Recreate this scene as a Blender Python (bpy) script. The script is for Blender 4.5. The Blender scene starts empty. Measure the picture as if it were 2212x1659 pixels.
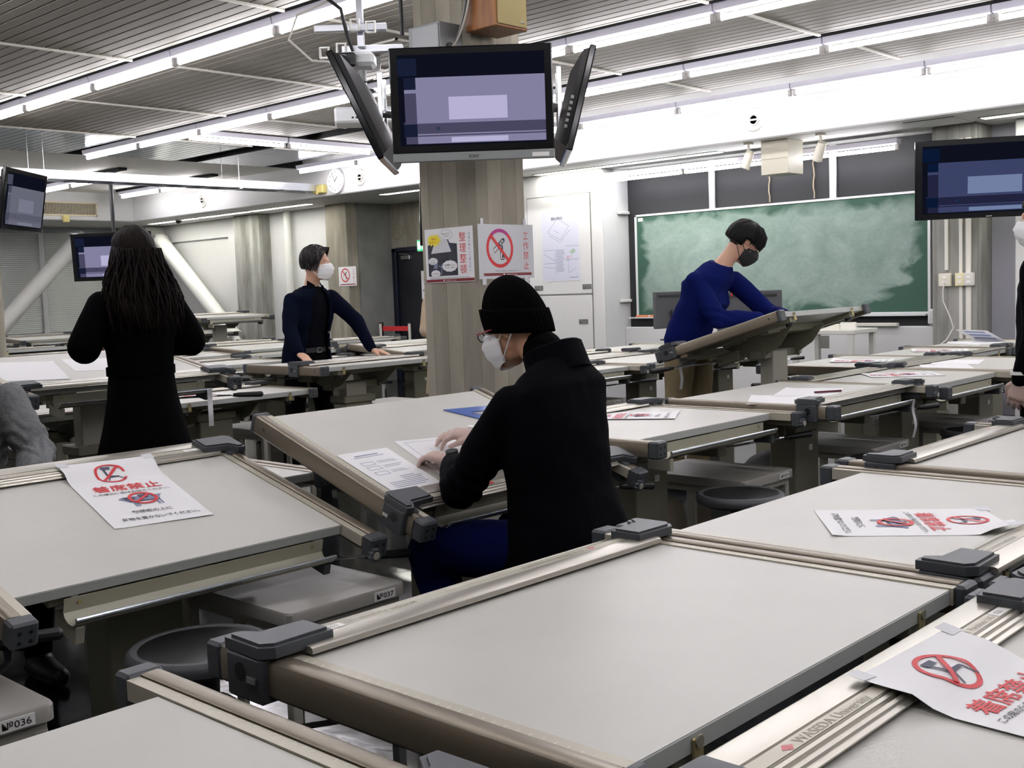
import bpy, bmesh, math, random
import numpy as np
from mathutils import Vector, Matrix, noise

SC = bpy.context.scene
COL = SC.collection
random.seed(7)
rad = math.radians

# ---------------------------------------------------------------- camera
CAM_H = 1.36
_yaw, _pitch, _roll = 0.752812892, -0.0844893169, -0.0353480333
_f = Vector((math.cos(_pitch) * math.cos(_yaw), math.cos(_pitch) * math.sin(_yaw), math.sin(_pitch)))
_r = Vector((math.sin(_yaw), -math.cos(_yaw), 0.0))
_u = _r.cross(_f)
_r2 = math.cos(_roll) * _r + math.sin(_roll) * _u
_u2 = -math.sin(_roll) * _r + math.cos(_roll) * _u
cam = bpy.data.cameras.new('camera')
cam.sensor_width = 36.0
cam.lens = 2427.36 / 2212.0 * 36.0
cam.clip_start = 0.05
cam.clip_end = 80
camo = bpy.data.objects.new('camera', cam)
camo.matrix_world = Matrix(((_r2.x, _u2.x, -_f.x, 0), (_r2.y, _u2.y, -_f.y, 0), (_r2.z, _u2.z, -_f.z, CAM_H), (0, 0, 0, 1)))
COL.objects.link(camo)
SC.camera = camo

# ---------------------------------------------------------------- world, exposure
W = bpy.data.worlds.new('world')
SC.world = W
W.use_nodes = True
W.node_tree.nodes['Background'].inputs[0].default_value = (0.85, 0.9, 1.0, 1)
W.node_tree.nodes['Background'].inputs[1].default_value = 0.15
SC.view_settings.view_transform = 'Standard'
SC.view_settings.look = 'None'
SC.view_settings.gamma = 1.0
SC.view_settings.use_curve_mapping = False
SC.view_settings.exposure = 1.3
TUBE_STRENGTH = 15.0
SC.cycles.max_bounces = 8
SC.cycles.diffuse_bounces = 4
SC.cycles.glossy_bounces = 3
SC.cycles.transmission_bounces = 4
SC.cycles.caustics_reflective = False
SC.cycles.caustics_refractive = False
SC.cycles.sample_clamp_indirect = 4.0

# ---------------------------------------------------------------- materials
def lin(c):
    if isinstance(c, str):
        c = tuple(int(c[i:i + 2], 16) / 255 for i in (0, 2, 4))
    return tuple(x / 12.92 if x <= 0.04045 else ((x + 0.055) / 1.055) ** 2.4 for x in c)

MATS = {}
def mat(name, col, rough=0.5, metal=0.0, var=0.0, vscale=6.0, col2=None, bump=0.0, bscale=80.0, stretch=(1, 1, 1), spec=0.5, detail=4.0, coat=0.0, lo=0.3, hi=0.7, alpha=1.0, trans=0.0):
    """Principled material; a second colour mixed in by object-space noise, and a fine bump."""
    if name in MATS:
        return MATS[name]
    m = bpy.data.materials.new(name)
    m.use_nodes = True
    nt = m.node_tree
    b = nt.nodes['Principled BSDF']
    c = lin(col) + (1,)
    b.inputs['Base Color'].default_value = c
    b.inputs['Roughness'].default_value = rough
    b.inputs['Metallic'].default_value = metal
    b.inputs['Specular IOR Level'].default_value = spec
    b.inputs['Coat Weight'].default_value = coat
    b.inputs['Alpha'].default_value = alpha
    b.inputs['Transmission Weight'].default_value = trans
    if var > 0 or bump > 0 or col2:
        tc = nt.nodes.new('ShaderNodeTexCoord')
        mp = nt.nodes.new('ShaderNodeMapping')
        mp.inputs['Scale'].default_value = stretch
        nt.links.new(tc.outputs['Object'], mp.inputs['Vector'])
    if var > 0 or col2:
        n = nt.nodes.new('ShaderNodeTexNoise')
        n.inputs['Scale'].default_value = vscale
        n.inputs['Detail'].default_value = detail
        nt.links.new(mp.outputs[0], n.inputs['Vector'])
        mr = nt.nodes.new('ShaderNodeMapRange')
        mr.inputs[1].default_value = lo
        mr.inputs[2].default_value = hi
        nt.links.new(n.outputs[0], mr.inputs[0])
        mx = nt.nodes.new('ShaderNodeMix')
        mx.data_type = 'RGBA'
        mx.inputs[6].default_value = c
        d = lin(col2) if col2 else tuple(x * (1 - var) for x in c[:3])
        mx.inputs[7].default_value = tuple(d[:3]) + (1,)
        nt.links.new(mr.outputs[0], mx.inputs[0])
        nt.links.new(mx.outputs[2], b.inputs['Base Color'])
    if bump > 0:
        n2 = nt.nodes.new('ShaderNodeTexNoise')
        n2.inputs['Scale'].default_value = bscale
        n2.inputs['Detail'].default_value = 5
        nt.links.new(mp.outputs[0], n2.inputs['Vector'])
        bp = nt.nodes.new('ShaderNodeBump')
        bp.inputs['Strength'].default_value = bump
        bp.inputs['Distance'].default_value = 0.01
        nt.links.new(n2.outputs[0], bp.inputs['Height'])
        nt.links.new(bp.outputs[0], b.inputs['Normal'])
    MATS[name] = m
    return m

def emit(name, col, strength):
    if name in MATS:
        return MATS[name]
    m = bpy.data.materials.new(name)
    m.use_nodes = True
    nt = m.node_tree
    nt.nodes.clear()
    o = nt.nodes.new('ShaderNodeOutputMaterial')
    e = nt.nodes.new('ShaderNodeEmission')
    e.inputs[0].default_value = lin(col) + (1,)
    e.inputs[1].default_value = strength
    nt.links.new(e.outputs[0], o.inputs[0])
    MATS[name] = m
    return m

# ---------------------------------------------------------------- mesh builder
class MB:
    def __init__(s):
        s.v, s.f, s.m = [], [], []
        s.T = None
    def add(s, vs, fs, mi=0):
        o = len(s.v)
        if s.T is not None:
            vs = [s.T @ Vector(p) for p in vs]
        s.v += [tuple(p) for p in vs]
        s.f += [tuple(i + o for i in f) for f in fs]
        s.m += [mi] * len(fs)
        return s
    def box(s, x0, x1, y0, y1, z0, z1, c=0.0, mi=0):
        if c <= 0:
            vs = [(x, y, z) for x in (x0, x1) for y in (y0, y1) for z in (z0, z1)]
            fs = [(0, 1, 3, 2), (4, 6, 7, 5), (0, 4, 5, 1), (2, 3, 7, 6), (0, 2, 6, 4), (1, 5, 7, 3)]
            return s.add(vs, fs, mi)
        c = min(c, (x1 - x0) * .49, (y1 - y0) * .49, (z1 - z0) * .49)
        X, Y, Z = (x0, x1), (y0, y1), (z0, z1)
        vs, ix = [], {}
        for i in (0, 1):
            for j in (0, 1):
                for k in (0, 1):
                    sx, sy, sz = 1 - 2 * i, 1 - 2 * j, 1 - 2 * k
                    for a in range(3):
                        p = [X[i] + sx * c, Y[j] + sy * c, Z[k] + sz * c]
                        p[a] = (X[i], Y[j], Z[k])[a]
                        ix[i, j, k, a] = len(vs)
                        vs.append(p)
        fs = []
        for a in range(3):
            b_, c_ = (a + 1) % 3, (a + 2) % 3
            for sgn in (0, 1):
                q = []
                for (p_, q_) in ((0, 0), (1, 0), (1, 1), (0, 1)):
                    k = [0, 0, 0]; k[a] = sgn; k[b_] = p_; k[c_] = q_
                    q.append(ix[k[0], k[1], k[2], a])
                fs.append(tuple(q if sgn else q[::-1]))
            for p_ in (0, 1):
                for q_ in (0, 1):
                    k0 = [0, 0, 0]; k0[b_] = p_; k0[c_] = q_
                    k1 = list(k0); k1[a] = 1
                    fs.append((ix[k0[0], k0[1], k0[2], b_], ix[k1[0], k1[1], k1[2], b_], ix[k1[0], k1[1], k1[2], c_], ix[k0[0], k0[1], k0[2], c_]))
        for i in (0, 1):
            for j in (0, 1):
                for k in (0, 1):
                    fs.append((ix[i, j, k, 0], ix[i, j, k, 1], ix[i, j, k, 2]))
        return s.add(vs, fs, mi)
    def prism(s, poly, ax, a, b, mi=0, capmi=None):
        """2-D polygon extruded along axis ax ('x','y','z') from a to b."""
        def P(p, t):
            return {'x': (t, p[0], p[1]), 'y': (p[0], t, p[1]), 'z': (p[0], p[1], t)}[ax]
        n = len(poly)
        vs = [P(p, a) for p in poly] + [P(p, b) for p in poly]
        fs = [(i, (i + 1) % n, n + (i + 1) % n, n + i) for i in range(n)]
        s.add(vs, fs, mi)
        s.add(vs, [tuple(range(n))[::-1], tuple(range(n, 2 * n))], mi if capmi is None else capmi)
        return s
    def tube(s, pts, r, n=8, mi=0, cap=True):
        pts = [Vector(p) for p in pts]
        rs = r if isinstance(r, (list, tuple)) else [r] * len(pts)
        vs, fs = [], []
        up = Vector((0, 0, 1))
        for i, p in enumerate(pts):
            d = (pts[min(i + 1, len(pts) - 1)] - pts[max(i - 1, 0)]).normalized()
            a = d.cross(up)
            if a.length < 1e-3:
                a = d.cross(Vector((0, 1, 0)))
            a.normalize()
            b = d.cross(a).normalized()
            up = a.cross(d)
            for k in range(n):
                t = 2 * math.pi * k / n
                vs.append(p + rs[i] * (math.cos(t) * a + math.sin(t) * b))
        for i in range(len(pts) - 1):
            for k in range(n):
                fs.append((i * n + k, i * n + (k + 1) % n, (i + 1) * n + (k + 1) % n, (i + 1) * n + k))
        if cap:
            fs += [tuple(range(n))[::-1], tuple(range((len(pts) - 1) * n, len(pts) * n))]
        return s.add(vs, fs, mi)
    def lathe(s, prof, n=24, c=(0, 0, 0), mi=0, ax='z'):
        vs, fs = [], []
        for (r_, z) in prof:
            for k in range(n):
                t = 2 * math.pi * k / n
                p = (r_ * math.cos(t), r_ * math.sin(t), z)
                if ax == 'x':
                    p = (p[2], p[0], p[1])
                elif ax == 'y':
                    p = (p[0], p[2], p[1])
                vs.append((c[0] + p[0], c[1] + p[1], c[2] + p[2]))
        for i in range(len(prof) - 1):
            for k in range(n):
                fs.append((i * n + k, i * n + (k + 1) % n, (i + 1) * n + (k + 1) % n, (i + 1) * n + k))
        if prof[0][0] > 1e-5:
            fs.append(tuple(range(n))[::-1])
        if prof[-1][0] > 1e-5:
            fs.append(tuple(range((len(prof) - 1) * n, len(prof) * n)))
        return s.add(vs, fs, mi)
    def loft(s, rings, mi=0, caps=True):
        n = len(rings[0])
        vs = [p for r_ in rings for p in r_]
        fs = [(i * n + k, i * n + (k + 1) % n, (i + 1) * n + (k + 1) % n, (i + 1) * n + k) for i in range(len(rings) - 1) for k in range(n)]
        if caps:
            fs += [tuple(range(n))[::-1], tuple(range((len(rings) - 1) * n, len(rings) * n))]
        return s.add(vs, fs, mi)
    def mesh(s, name, mats, sharp=35):
        me = bpy.data.meshes.new(name)
        me.from_pydata(s.v, [], s.f)
        for m in (mats if isinstance(mats, (list, tuple)) else [mats]):
            me.materials.append(m)
        me.polygons.foreach_set('material_index', s.m)
        bm = bmesh.new(); bm.from_mesh(me)
        bmesh.ops.recalc_face_normals(bm, faces=bm.faces)
        bm.to_mesh(me); bm.free()
        me.shade_smooth()
        me.set_sharp_from_angle(angle=rad(sharp))
        return me
    def build(s, name, mats, parent=None, M=None, sharp=35):
        return link(name, s.mesh(name, mats, sharp), parent, M)

def link(name, me, parent=None, M=None):
    o = bpy.data.objects.new(name, me)
    COL.objects.link(o)
    if parent is not None:
        o.parent = parent
    if M is not None:
        o.matrix_local = M
    return o

def thing(name, label, cat, loc=(0, 0, 0), rz=0.0, group=None):
    o = bpy.data.objects.new(name, None)
    o.empty_display_size = 0.1
    COL.objects.link(o)
    o.location = loc
    o.rotation_euler = (0, 0, rz)
    return tag(o, label, cat, group)

def tag(o, label, cat, group=None):
    o['label'] = label
    o['category'] = cat
    if group:
        o['group'] = group
    return o

def struct(o, label=None):
    o['kind'] = 'structure'
    if label:
        o['label'] = label
    return o

_TXT = {}
def text_geo(body, bold=0.0):
    """triangulated outline of a piece of lettering, 1 unit per em: (verts, faces, width)"""
    k = (body, bold)
    if k not in _TXT:
        c = bpy.data.curves.new('lettering', 'FONT')
        c.body = body
        c.size = 1.0
        c.resolution_u = 3
        c.offset = bold
        o = bpy.data.objects.new('lettering', c)
        COL.objects.link(o)
        dg = bpy.context.evaluated_depsgraph_get()
        me = bpy.data.meshes.new_from_object(o.evaluated_get(dg))
        vs = [(v.co.x, v.co.y) for v in me.vertices]
        fs = [tuple(p.vertices) for p in me.polygons]
        bpy.data.objects.remove(o); bpy.data.curves.remove(c); bpy.data.meshes.remove(me)
        w = max(p[0] for p in vs)
        _TXT[k] = (vs, fs, w)
    return _TXT[k]

def put_text(mb, body, fn, x, y, size, mi=0, width=None, anchor='l', bold=0.0, ang=0.0):
    """letters mapped through fn(a, b) -> 3-D point; size in the units of a, b"""
    vs, fs, w = text_geo(body, bold)
    sx = size if width is None else width / w
    off = {'l': 0, 'c': -w * sx / 2, 'r': -w * sx}[anchor]
    ca, sa = math.cos(ang), math.sin(ang)
    out = []
    for (px, py) in vs:
        a, b = px * sx + off, py * size
        out.append(fn(x + a * ca - b * sa, y + a * sa + b * ca))
    mb.add(out, fs, mi)

def put_poly(mb, pts, fn, mi=0):
    mb.add([fn(*p) for p in pts], [tuple(range(len(pts)))], mi)

def put_ring(mb, fn, cx, cy, ro, ri, mi=0, n=48, sx=1.0):
    vs = []
    for k in range(n):
        t = 2 * math.pi * k / n
        vs += [fn(cx + ro * sx * math.cos(t), cy + ro * math.sin(t)), fn(cx + ri * sx * math.cos(t), cy + ri * math.sin(t))]
    mb.add(vs, [(2 * k, 2 * ((k + 1) % n), 2 * ((k + 1) % n) + 1, 2 * k + 1) for k in range(n)], mi)

def put_line(mb, fn, p, q, w, mi=0, seg=6):
    d = Vector((q[0] - p[0], q[1] - p[1])); L = d.length; d /= L
    nx, ny = -d.y * w / 2, d.x * w / 2
    vs = []
    for i in range(seg + 1):
        x, y = p[0] + d.x * L * i / seg, p[1] + d.y * L * i / seg
        vs += [fn(x + nx, y + ny), fn(x - nx, y - ny)]
    mb.add(vs, [(2 * i, 2 * i + 1, 2 * i + 3, 2 * i + 2) for i in range(seg)], mi)
# ================================================================ the room
M_WHITE = mat('white_paint', 'd0d0ce', 0.65, var=0.05, vscale=1.5, bump=0.03, bscale=60)
M_WHITE2 = mat('white_enamel_panel', 'e8e8e4', 0.35, var=0.03, vscale=2)
M_GREYW = mat('grey_side_paint', 'c6c7c8', 0.6, var=0.04)
M_CEIL = mat('plain_ceiling_paint', 'e6e4dc', 0.7)
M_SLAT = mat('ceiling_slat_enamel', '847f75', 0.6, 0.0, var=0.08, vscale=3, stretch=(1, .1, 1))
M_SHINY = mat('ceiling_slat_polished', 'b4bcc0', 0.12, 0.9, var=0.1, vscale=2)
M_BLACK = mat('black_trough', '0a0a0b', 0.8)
M_BAR = mat('ceiling_bar_white', 'd8d5cc', 0.45)
M_ALU = mat('aluminium', 'c9ccd2', 0.3, 0.85)
M_DARKB = mat('dark_board_panel', '1d1e21', 0.6, var=0.15, vscale=5)
def concrete(name, c1, c2, streak=True):
    m = mat(name, c1, 0.85, col2=c2, vscale=2.0, stretch=(2.6, 2.6, .7) if streak else (1, 1, 1), bump=0.25, bscale=35, detail=8, lo=0.35, hi=0.68)
    nt = m.node_tree
    b = nt.nodes['Principled BSDF']
    # board marks: thin darker vertical joints every ten centimetres
    tc = nt.nodes.new('ShaderNodeTexCoord')
    sx = nt.nodes.new('ShaderNodeSeparateXYZ'); nt.links.new(tc.outputs['Object'], sx.inputs[0])
    ad = nt.nodes.new('ShaderNodeMath'); ad.operation = 'ADD'
    nt.links.new(sx.outputs[0], ad.inputs[0]); nt.links.new(sx.outputs[1], ad.inputs[1])
    mo = nt.nodes.new('ShaderNodeMath'); mo.operation = 'PINGPONG'; mo.inputs[1].default_value = 0.055
    nt.links.new(ad.outputs[0], mo.inputs[0])
    lt = nt.nodes.new('ShaderNodeMath'); lt.operation = 'LESS_THAN'; lt.inputs[1].default_value = 0.0013
    nt.links.new(mo.outputs[0], lt.inputs[0])
    fl = nt.nodes.new('ShaderNodeMath'); fl.operation = 'SNAP'; fl.inputs[1].default_value = 0.11
    nt.links.new(ad.outputs[0], fl.inputs[0])
    wn = nt.nodes.new('ShaderNodeTexWhiteNoise'); wn.noise_dimensions = '1D'
    nt.links.new(fl.outputs[0], wn.inputs['W'])
    link_in = b.inputs['Base Color'].links[0].from_socket
    m1 = nt.nodes.new('ShaderNodeMix'); m1.data_type = 'RGBA'; m1.blend_type = 'MULTIPLY'
    m1.inputs[0].default_value = 0.28
    nt.links.new(link_in, m1.inputs[6]); nt.links.new(wn.outputs['Value'], m1.inputs[7])
    m2 = nt.nodes.new('ShaderNodeMix'); m2.data_type = 'RGBA'; m2.blend_type = 'MULTIPLY'
    m2.inputs[7].default_value = (.45, .42, .38, 1)
    nt.links.new(lt.outputs[0], m2.inputs[0]); nt.links.new(m1.outputs[2], m2.inputs[6])
    nt.links.new(m2.outputs[2], b.inputs['Base Color'])
    return m
M_CONC = concrete('board_marked_concrete', 'b4ae9d', '938d7d')
M_CONC2 = concrete('weathered_grey_concrete', 'a9a9a3', '7f7e76')
M_CONC3 = mat('smooth_grey_concrete', '8f908c', 0.8, col2='7a7b78', vscale=2.5, bump=.1)

# dark waxed floor
def floor_mat():
    m = mat('dark_waxed_floor', '17181a', 0.1, col2='26282a', vscale=3.0, spec=0.6)
    nt = m.node_tree; b = nt.nodes['Principled BSDF']
    tc = nt.nodes.new('ShaderNodeTexCoord')
    n = nt.nodes.new('ShaderNodeTexNoise'); n.inputs['Scale'].default_value = 9; n.inputs['Detail'].default_value = 3
    nt.links.new(tc.outputs['Object'], n.inputs['Vector'])
    bp = nt.nodes.new('ShaderNodeBump'); bp.inputs['Strength'].default_value = .06; bp.inputs['Distance'].default_value = .01
    nt.links.new(n.outputs[0], bp.inputs['Height']); nt.links.new(bp.outputs[0], b.inputs['Normal'])
    return m
M_FLOOR = floor_mat()

FX = 9.85      # face of the long bulkhead
FY = 17.95     # face of the far bulkhead
SOF = 2.735    # soffit height
ZC = 3.16      # slatted ceiling
struct(MB().box(-4, 13, -4, 21, -0.12, 0).build('floor', M_FLOOR), 'dark glossy floor')
# --- ceiling: plain slab, black void over the slats
b = MB()
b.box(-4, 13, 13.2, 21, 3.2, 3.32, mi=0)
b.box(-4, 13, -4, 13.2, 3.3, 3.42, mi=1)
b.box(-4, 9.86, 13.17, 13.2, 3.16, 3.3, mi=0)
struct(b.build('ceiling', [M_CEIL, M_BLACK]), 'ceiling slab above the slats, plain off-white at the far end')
TROUGH = [(0.28, 0.6), (2.34, 2.66), (4.36, 4.68), (6.34, 6.66), (7.84, 8.16), (9.22, 9.85)]
def slats(name, y0, y1, m, label):
    b = MB()
    x = -4.0
    pitch = 0.1
    while x < 9.85:
        xa, xb = x + 0.004, x + pitch - 0.004
        for (t0, t1) in TROUGH:
            if xa < t1 and xb > t0:
                if xa < t0: xb = min(xb, t0)
                elif xb > t1: xa = max(xa, t1)
                else: xa = xb
        if xb - xa > 0.015:
            b.prism([(xa, ZC + .012), (xa + .004, ZC), (xb - .004, ZC), (xb, ZC + .012)], 'y', y0, y1)
        x += pitch
    return struct(b.build(name, m), label)
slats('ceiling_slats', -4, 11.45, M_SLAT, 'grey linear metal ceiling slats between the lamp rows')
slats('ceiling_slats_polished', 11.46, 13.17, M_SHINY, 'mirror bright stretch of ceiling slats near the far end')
edges = [-4.0] + [e for t in TROUGH for e in t]
n = 0
for yb in (-1.5, 0.4, 2.25, 4.1, 5.95, 7.86, 9.68, 11.45):
    for k in range(0, len(edges) - 1, 2):
        if edges[k + 1] < 2 or (yb < 3 and edges[k] < 6):
            continue
        n += 1
        struct(MB().box(edges[k], edges[k + 1] + .012, yb - .011, yb + .011, ZC - .014, ZC + .004, .002).build('trim_%d' % n, M_BAR), 'thin white bar across the ceiling slats')
# upstands that close the troughs
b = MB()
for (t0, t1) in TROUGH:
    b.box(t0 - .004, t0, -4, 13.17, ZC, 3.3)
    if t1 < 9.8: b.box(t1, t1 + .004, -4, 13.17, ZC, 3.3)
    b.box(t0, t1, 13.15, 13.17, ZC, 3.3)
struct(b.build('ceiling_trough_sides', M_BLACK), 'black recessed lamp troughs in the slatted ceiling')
# access hatch frames on the slats
def hatch(x0, x1, y0, y1, nm):
    b = MB(); w = .016
    b.box(x0, x1, y0, y0 + w, ZC - .012, ZC); b.box(x0, x1, y1 - w, y1, ZC - .012, ZC)
    b.box(x0, x0 + w, y0, y1, ZC - .012, ZC); b.box(x1 - w, x1, y0, y1, ZC - .012, ZC)
    return struct(b.build(nm, M_BAR), 'white hatch frame set in the ceiling slats')
hatch(5.44, 6.1, 6.1, 7.0, 'trim_60')
# --- bulkheads and soffit
struct(MB().box(FX, FX + .12, -4, FY + .1, SOF, 3.35, .012).build('trim_70', M_WHITE), 'long white bulkhead under the ceiling')
struct(MB().box(-4, FX, FY, FY + .12, SOF, 3.35, .012).build('trim_71', M_WHITE), 'far white bulkhead with the air grille')
struct(MB().box(FX + .12, 13, -4, 21, SOF, SOF + .1).build('trim_72', M_WHITE), 'white soffit behind the long bulkhead')
struct(MB().box(-4, FX + .12, FY + .12, 21, SOF, SOF + .1).build('trim_73', M_WHITE), 'white soffit behind the far bulkhead')
# --- right-hand walls
struct(MB().box(11, 11.15, 13.93, 20, 0, SOF).build('wall_far_right', M_WHITE))
struct(MB().box(10.95, 11.0, 16.39, 19.6, 2.42, SOF, .004).build('trim_74', M_WHITE), 'white head rail above the braced bay')
struct(MB().box(10.9, 11.0, 16.55, 16.75, 0, 2.45, .004).build('trim_75', M_WHITE), 'white upright beside the grey concrete column')
struct(MB().box(10.78, 11.05, 15.66, 16.39, 0, SOF, .01).build('pillar_grey', M_CONC2), 'grey concrete column in the far right-hand wall')
struct(MB().box(10.8, 11.66, 13.42, 13.93, 0, SOF, .01).build('pillar_stained', M_CONC), 'stained concrete column beside the door recess')
struct(MB().box(11.0, 11.65, 13.38, 13.43, 0, SOF).build('wall_recess_side', M_CONC3), 'smooth grey wall at the side of the door recess')
struct(MB().box(11.65, 11.8, 12.1, 13.45, 2.06, SOF).build('wall_recess_lintel', M_CONC), 'concrete above the dark door')
struct(MB().box(11.65, 11.8, 9.9, 12.1, 0, SOF).build('wall_recess', M_CONC3), 'grey wall right of the dark door')
b = MB()
for yy in (13.26 - .03, 12.92):
    put_ring(b, lambda a, c: (11.645, a, c), yy, 2.3, .13, .105)
struct(b.build('trim_76', mat('patched_concrete', '8b8673', .9)), 'two round patched holes in the concrete above the door')
# pipe
tag(MB().tube([(10.9, 15.04, 0), (10.9, 15.04, SOF)], .058, 14).build('wall_pipe', mat('pipe_paint', 'd9dad4', .45)), 'white vertical pipe on the wall between the two concrete columns', 'pipe')
# cupboard wall (the white flush doors)
struct(MB().box(10.5, 10.98, 8.29, 9.95, 0, SOF - .001, .006).build('wall_cupboard', M_WHITE2), 'white panelled cupboard wall left of the chalkboard')
struct(MB().box(10.505, 11.0, 8.284, 8.29, 0, SOF - .002).build('wall_cupboard_return', M_GREYW), 'grey return wall beside the chalkboard')
# wall behind the chalkboard
struct(MB().box(11, 11.15, 3.0, 9.9, 0, SOF).build('wall_right', M_DARKB), 'dark wall behind the chalkboard')
struct(MB().box(10.88, 11.0, 4.42, 8.284, 0, .85, .008).build('baseboard_right', M_WHITE), 'white ledge wall below the chalkboard')
n = 80
for yy in (7.08, 5.6):
    struct(MB().box(10.97, 11.0, yy - .04, yy + .04, 2.1, SOF, .004).build('trim_%d' % n, M_ALU), 'vertical aluminium strip above the chalkboard'); n += 1
struct(MB().box(10.6, 11.05, 3.98, 4.4, 0, SOF, .012).build('pillar_conduit', M_CONC2), 'concrete column with conduits right of the chalkboard')
struct(MB().box(10.98, 11.1, 3.4, 3.98, 0, SOF).build('wall_right_end', mat('lavender_grey_paint', 'a9a9b2', .6)), 'grey wall right of the conduit column')
struct(MB().box(10.72, 10.98, -4, 3.68, 0, SOF, .01).build('wall_near_right', M_WHITE))
# far window wall with blinds
struct(MB().box(-4, 13, 19.7, 19.85, 0, .86).build('wall_far', M_WHITE))
M_BLIND = mat('blind_slat', 'b9bdb9', .5, .2, var=.06, vscale=.6)
def blind(nm, x0, x1, lab):
    b = MB()
    z = .88
    while z < 2.62:
        b.prism([(19.60, z), (19.635, z + .004), (19.64, z + .0335), (19.605, z + .0295)], 'x', x0, x1)
        z += .033
    r_ = tag(b.build(nm, M_BLIND), lab, 'blind', 'venetian blinds')
    return r_
blind('venetian_blind', 8.95, 11.0, 'pale grey venetian blind behind the far television')
blind('venetian_blind', 4.2, 8.9, 'pale grey venetian blind at the left edge behind the white brace')
b = MB(); b.box(-4, 13, 19.66, 19.72, .86, SOF)
struct(b.build('window_1', mat('window_glass_dusk', '8f979b', .1)), 'window panes behind the blinds')
struct(MB().box(-4, 11, 19.45, 19.7, .82, .87, .004).build('trim_85', M_WHITE), 'white window sill')
struct(MB().box(8.88, 8.97, 19.55, 19.7, .86, SOF, .004).build('trim_86', M_GREYW), 'grey window mullion')
# outer walls not in the picture
struct(MB().box(-4.1, -4, -4, 21, 0, 3.4).build('wall_near_left', M_WHITE))
struct(MB().box(-4, 13, -4.1, -4, 0, 3.4).build('wall_back', M_WHITE))

# --- lamps
M_TUBE = emit('fluorescent_glow', (1.0, 0.985, 1.0), TUBE_STRENGTH)
M_BATTEN = mat('lamp_batten_white', 'e8e6f4', 0.4)
M_HOLD = mat('lamp_holder', 'c9c7c2', 0.5)
def lamp_meshes():
    L = 1.245
    b = MB(); b.prism([(-.052, .075), (-.045, .028), (-.018, .02), (.018, .02), (.045, .028), (.052, .075)], 'y', 0.006, L - .006)
    m1 = b.mesh('housing', M_BATTEN)
    b = MB(); b.tube([(0, .045, -.012), (0, L - .045, -.012)], .019, 14); m2 = b.mesh('tube', M_TUBE)
    b = MB(); b.box(-.017, .017, .012, .045, -.034, .024, .005); m3 = b.mesh('lamp_holder', M_HOLD)
    b = MB(); b.box(-.017, .017, L - .045, L - .012, -.034, .024, .005); m4 = b.mesh('lamp_holder', M_HOLD)
    return m1, m2, m3, m4
LAMP = lamp_meshes()
def lamp(x, y, z, label, rz=0.0, group='ceiling fluorescent lamps'):
    t = thing('fluorescent_lamp', label, 'lamp', (x, y, z), rz, group)
    for nm, me in zip(('housing', 'tube', 'lamp_holder', 'lamp_holder'), LAMP):
        link(nm, me, t)
    return t
ORD = ['first', 'second', 'third', 'fourth', 'fifth', 'sixth', 'seventh', 'eighth', 'ninth', 'tenth', 'eleventh', 'twelfth', 'thirteenth', 'fourteenth', 'fifteenth', 'sixteenth']
FILL_LAMPS = [(2.4, 14.6), (2.4, 15.9), (4.2, 14.6), (4.2, 15.9), (.5, 14.6), (5.2, 14.6), (5.2, 15.9), (3.3, 14.6), (3.3, 15.9)]  # unseen lamps, added only to brighten the far end of the room
for k, (x, y) in enumerate(FILL_LAMPS):
    lamp(x, y, 3.09, '%s added fill lamp under the plain ceiling, out of view at left' % ORD[k])
ROWS = [(0.44, 9.88 + 1.245, 11, 'added unseen fill row over the camera'), (2.5, 9.88 + 1.245, 11, 'added unseen fill row above the nearest desks'),  # these two rows are out of view, added for extra light
        (4.46, 9.88 + 1.245, 11, 'row at top left of the photo'), (6.46, 12.82, 13, 'row behind the grey projector'),
        (8.0, 7.87, 8, 'row second from the white bulkhead'), (9.41, 12.66, 13, 'row hugging the long white bulkhead')]
for (x, y1, cnt, nm) in ROWS:
    for k in range(cnt):
        lamp(x, y1 - 1.245 * (k + 1), 3.055 if x > 9 else 3.085, '%s tube lamp from the far end, %s' % (ORD[k], nm))
lamp(7.76, 10.65, 3.075, 'crosswise fluorescent lamp joining the row behind the projector', rad(90))
lamp(9.02, 10.65, 3.075, 'crosswise fluorescent lamp nearer the white bulkhead and clock', rad(90))
for (x, ys, nm) in ((7.8, (14.75, 16.0), 'hanging under the plain ceiling behind the cable tray'), (9.3, (14.85, 16.1), 'on the plain ceiling by the bulkhead corner'), (6.1, (15.2, 16.45), 'at the left edge beyond the cable tray')):
    for k, y in enumerate(ys):
        lamp(x, y, 3.09, '%s fluorescent lamp %s' % (('nearer', 'farther')[k], nm))
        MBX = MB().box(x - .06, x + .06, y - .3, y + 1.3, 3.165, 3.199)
        struct(MBX.build('trim_%d' % (90 + int(x * 10) + k), M_BLACK), 'black ceiling channel over a lamp')
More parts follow.
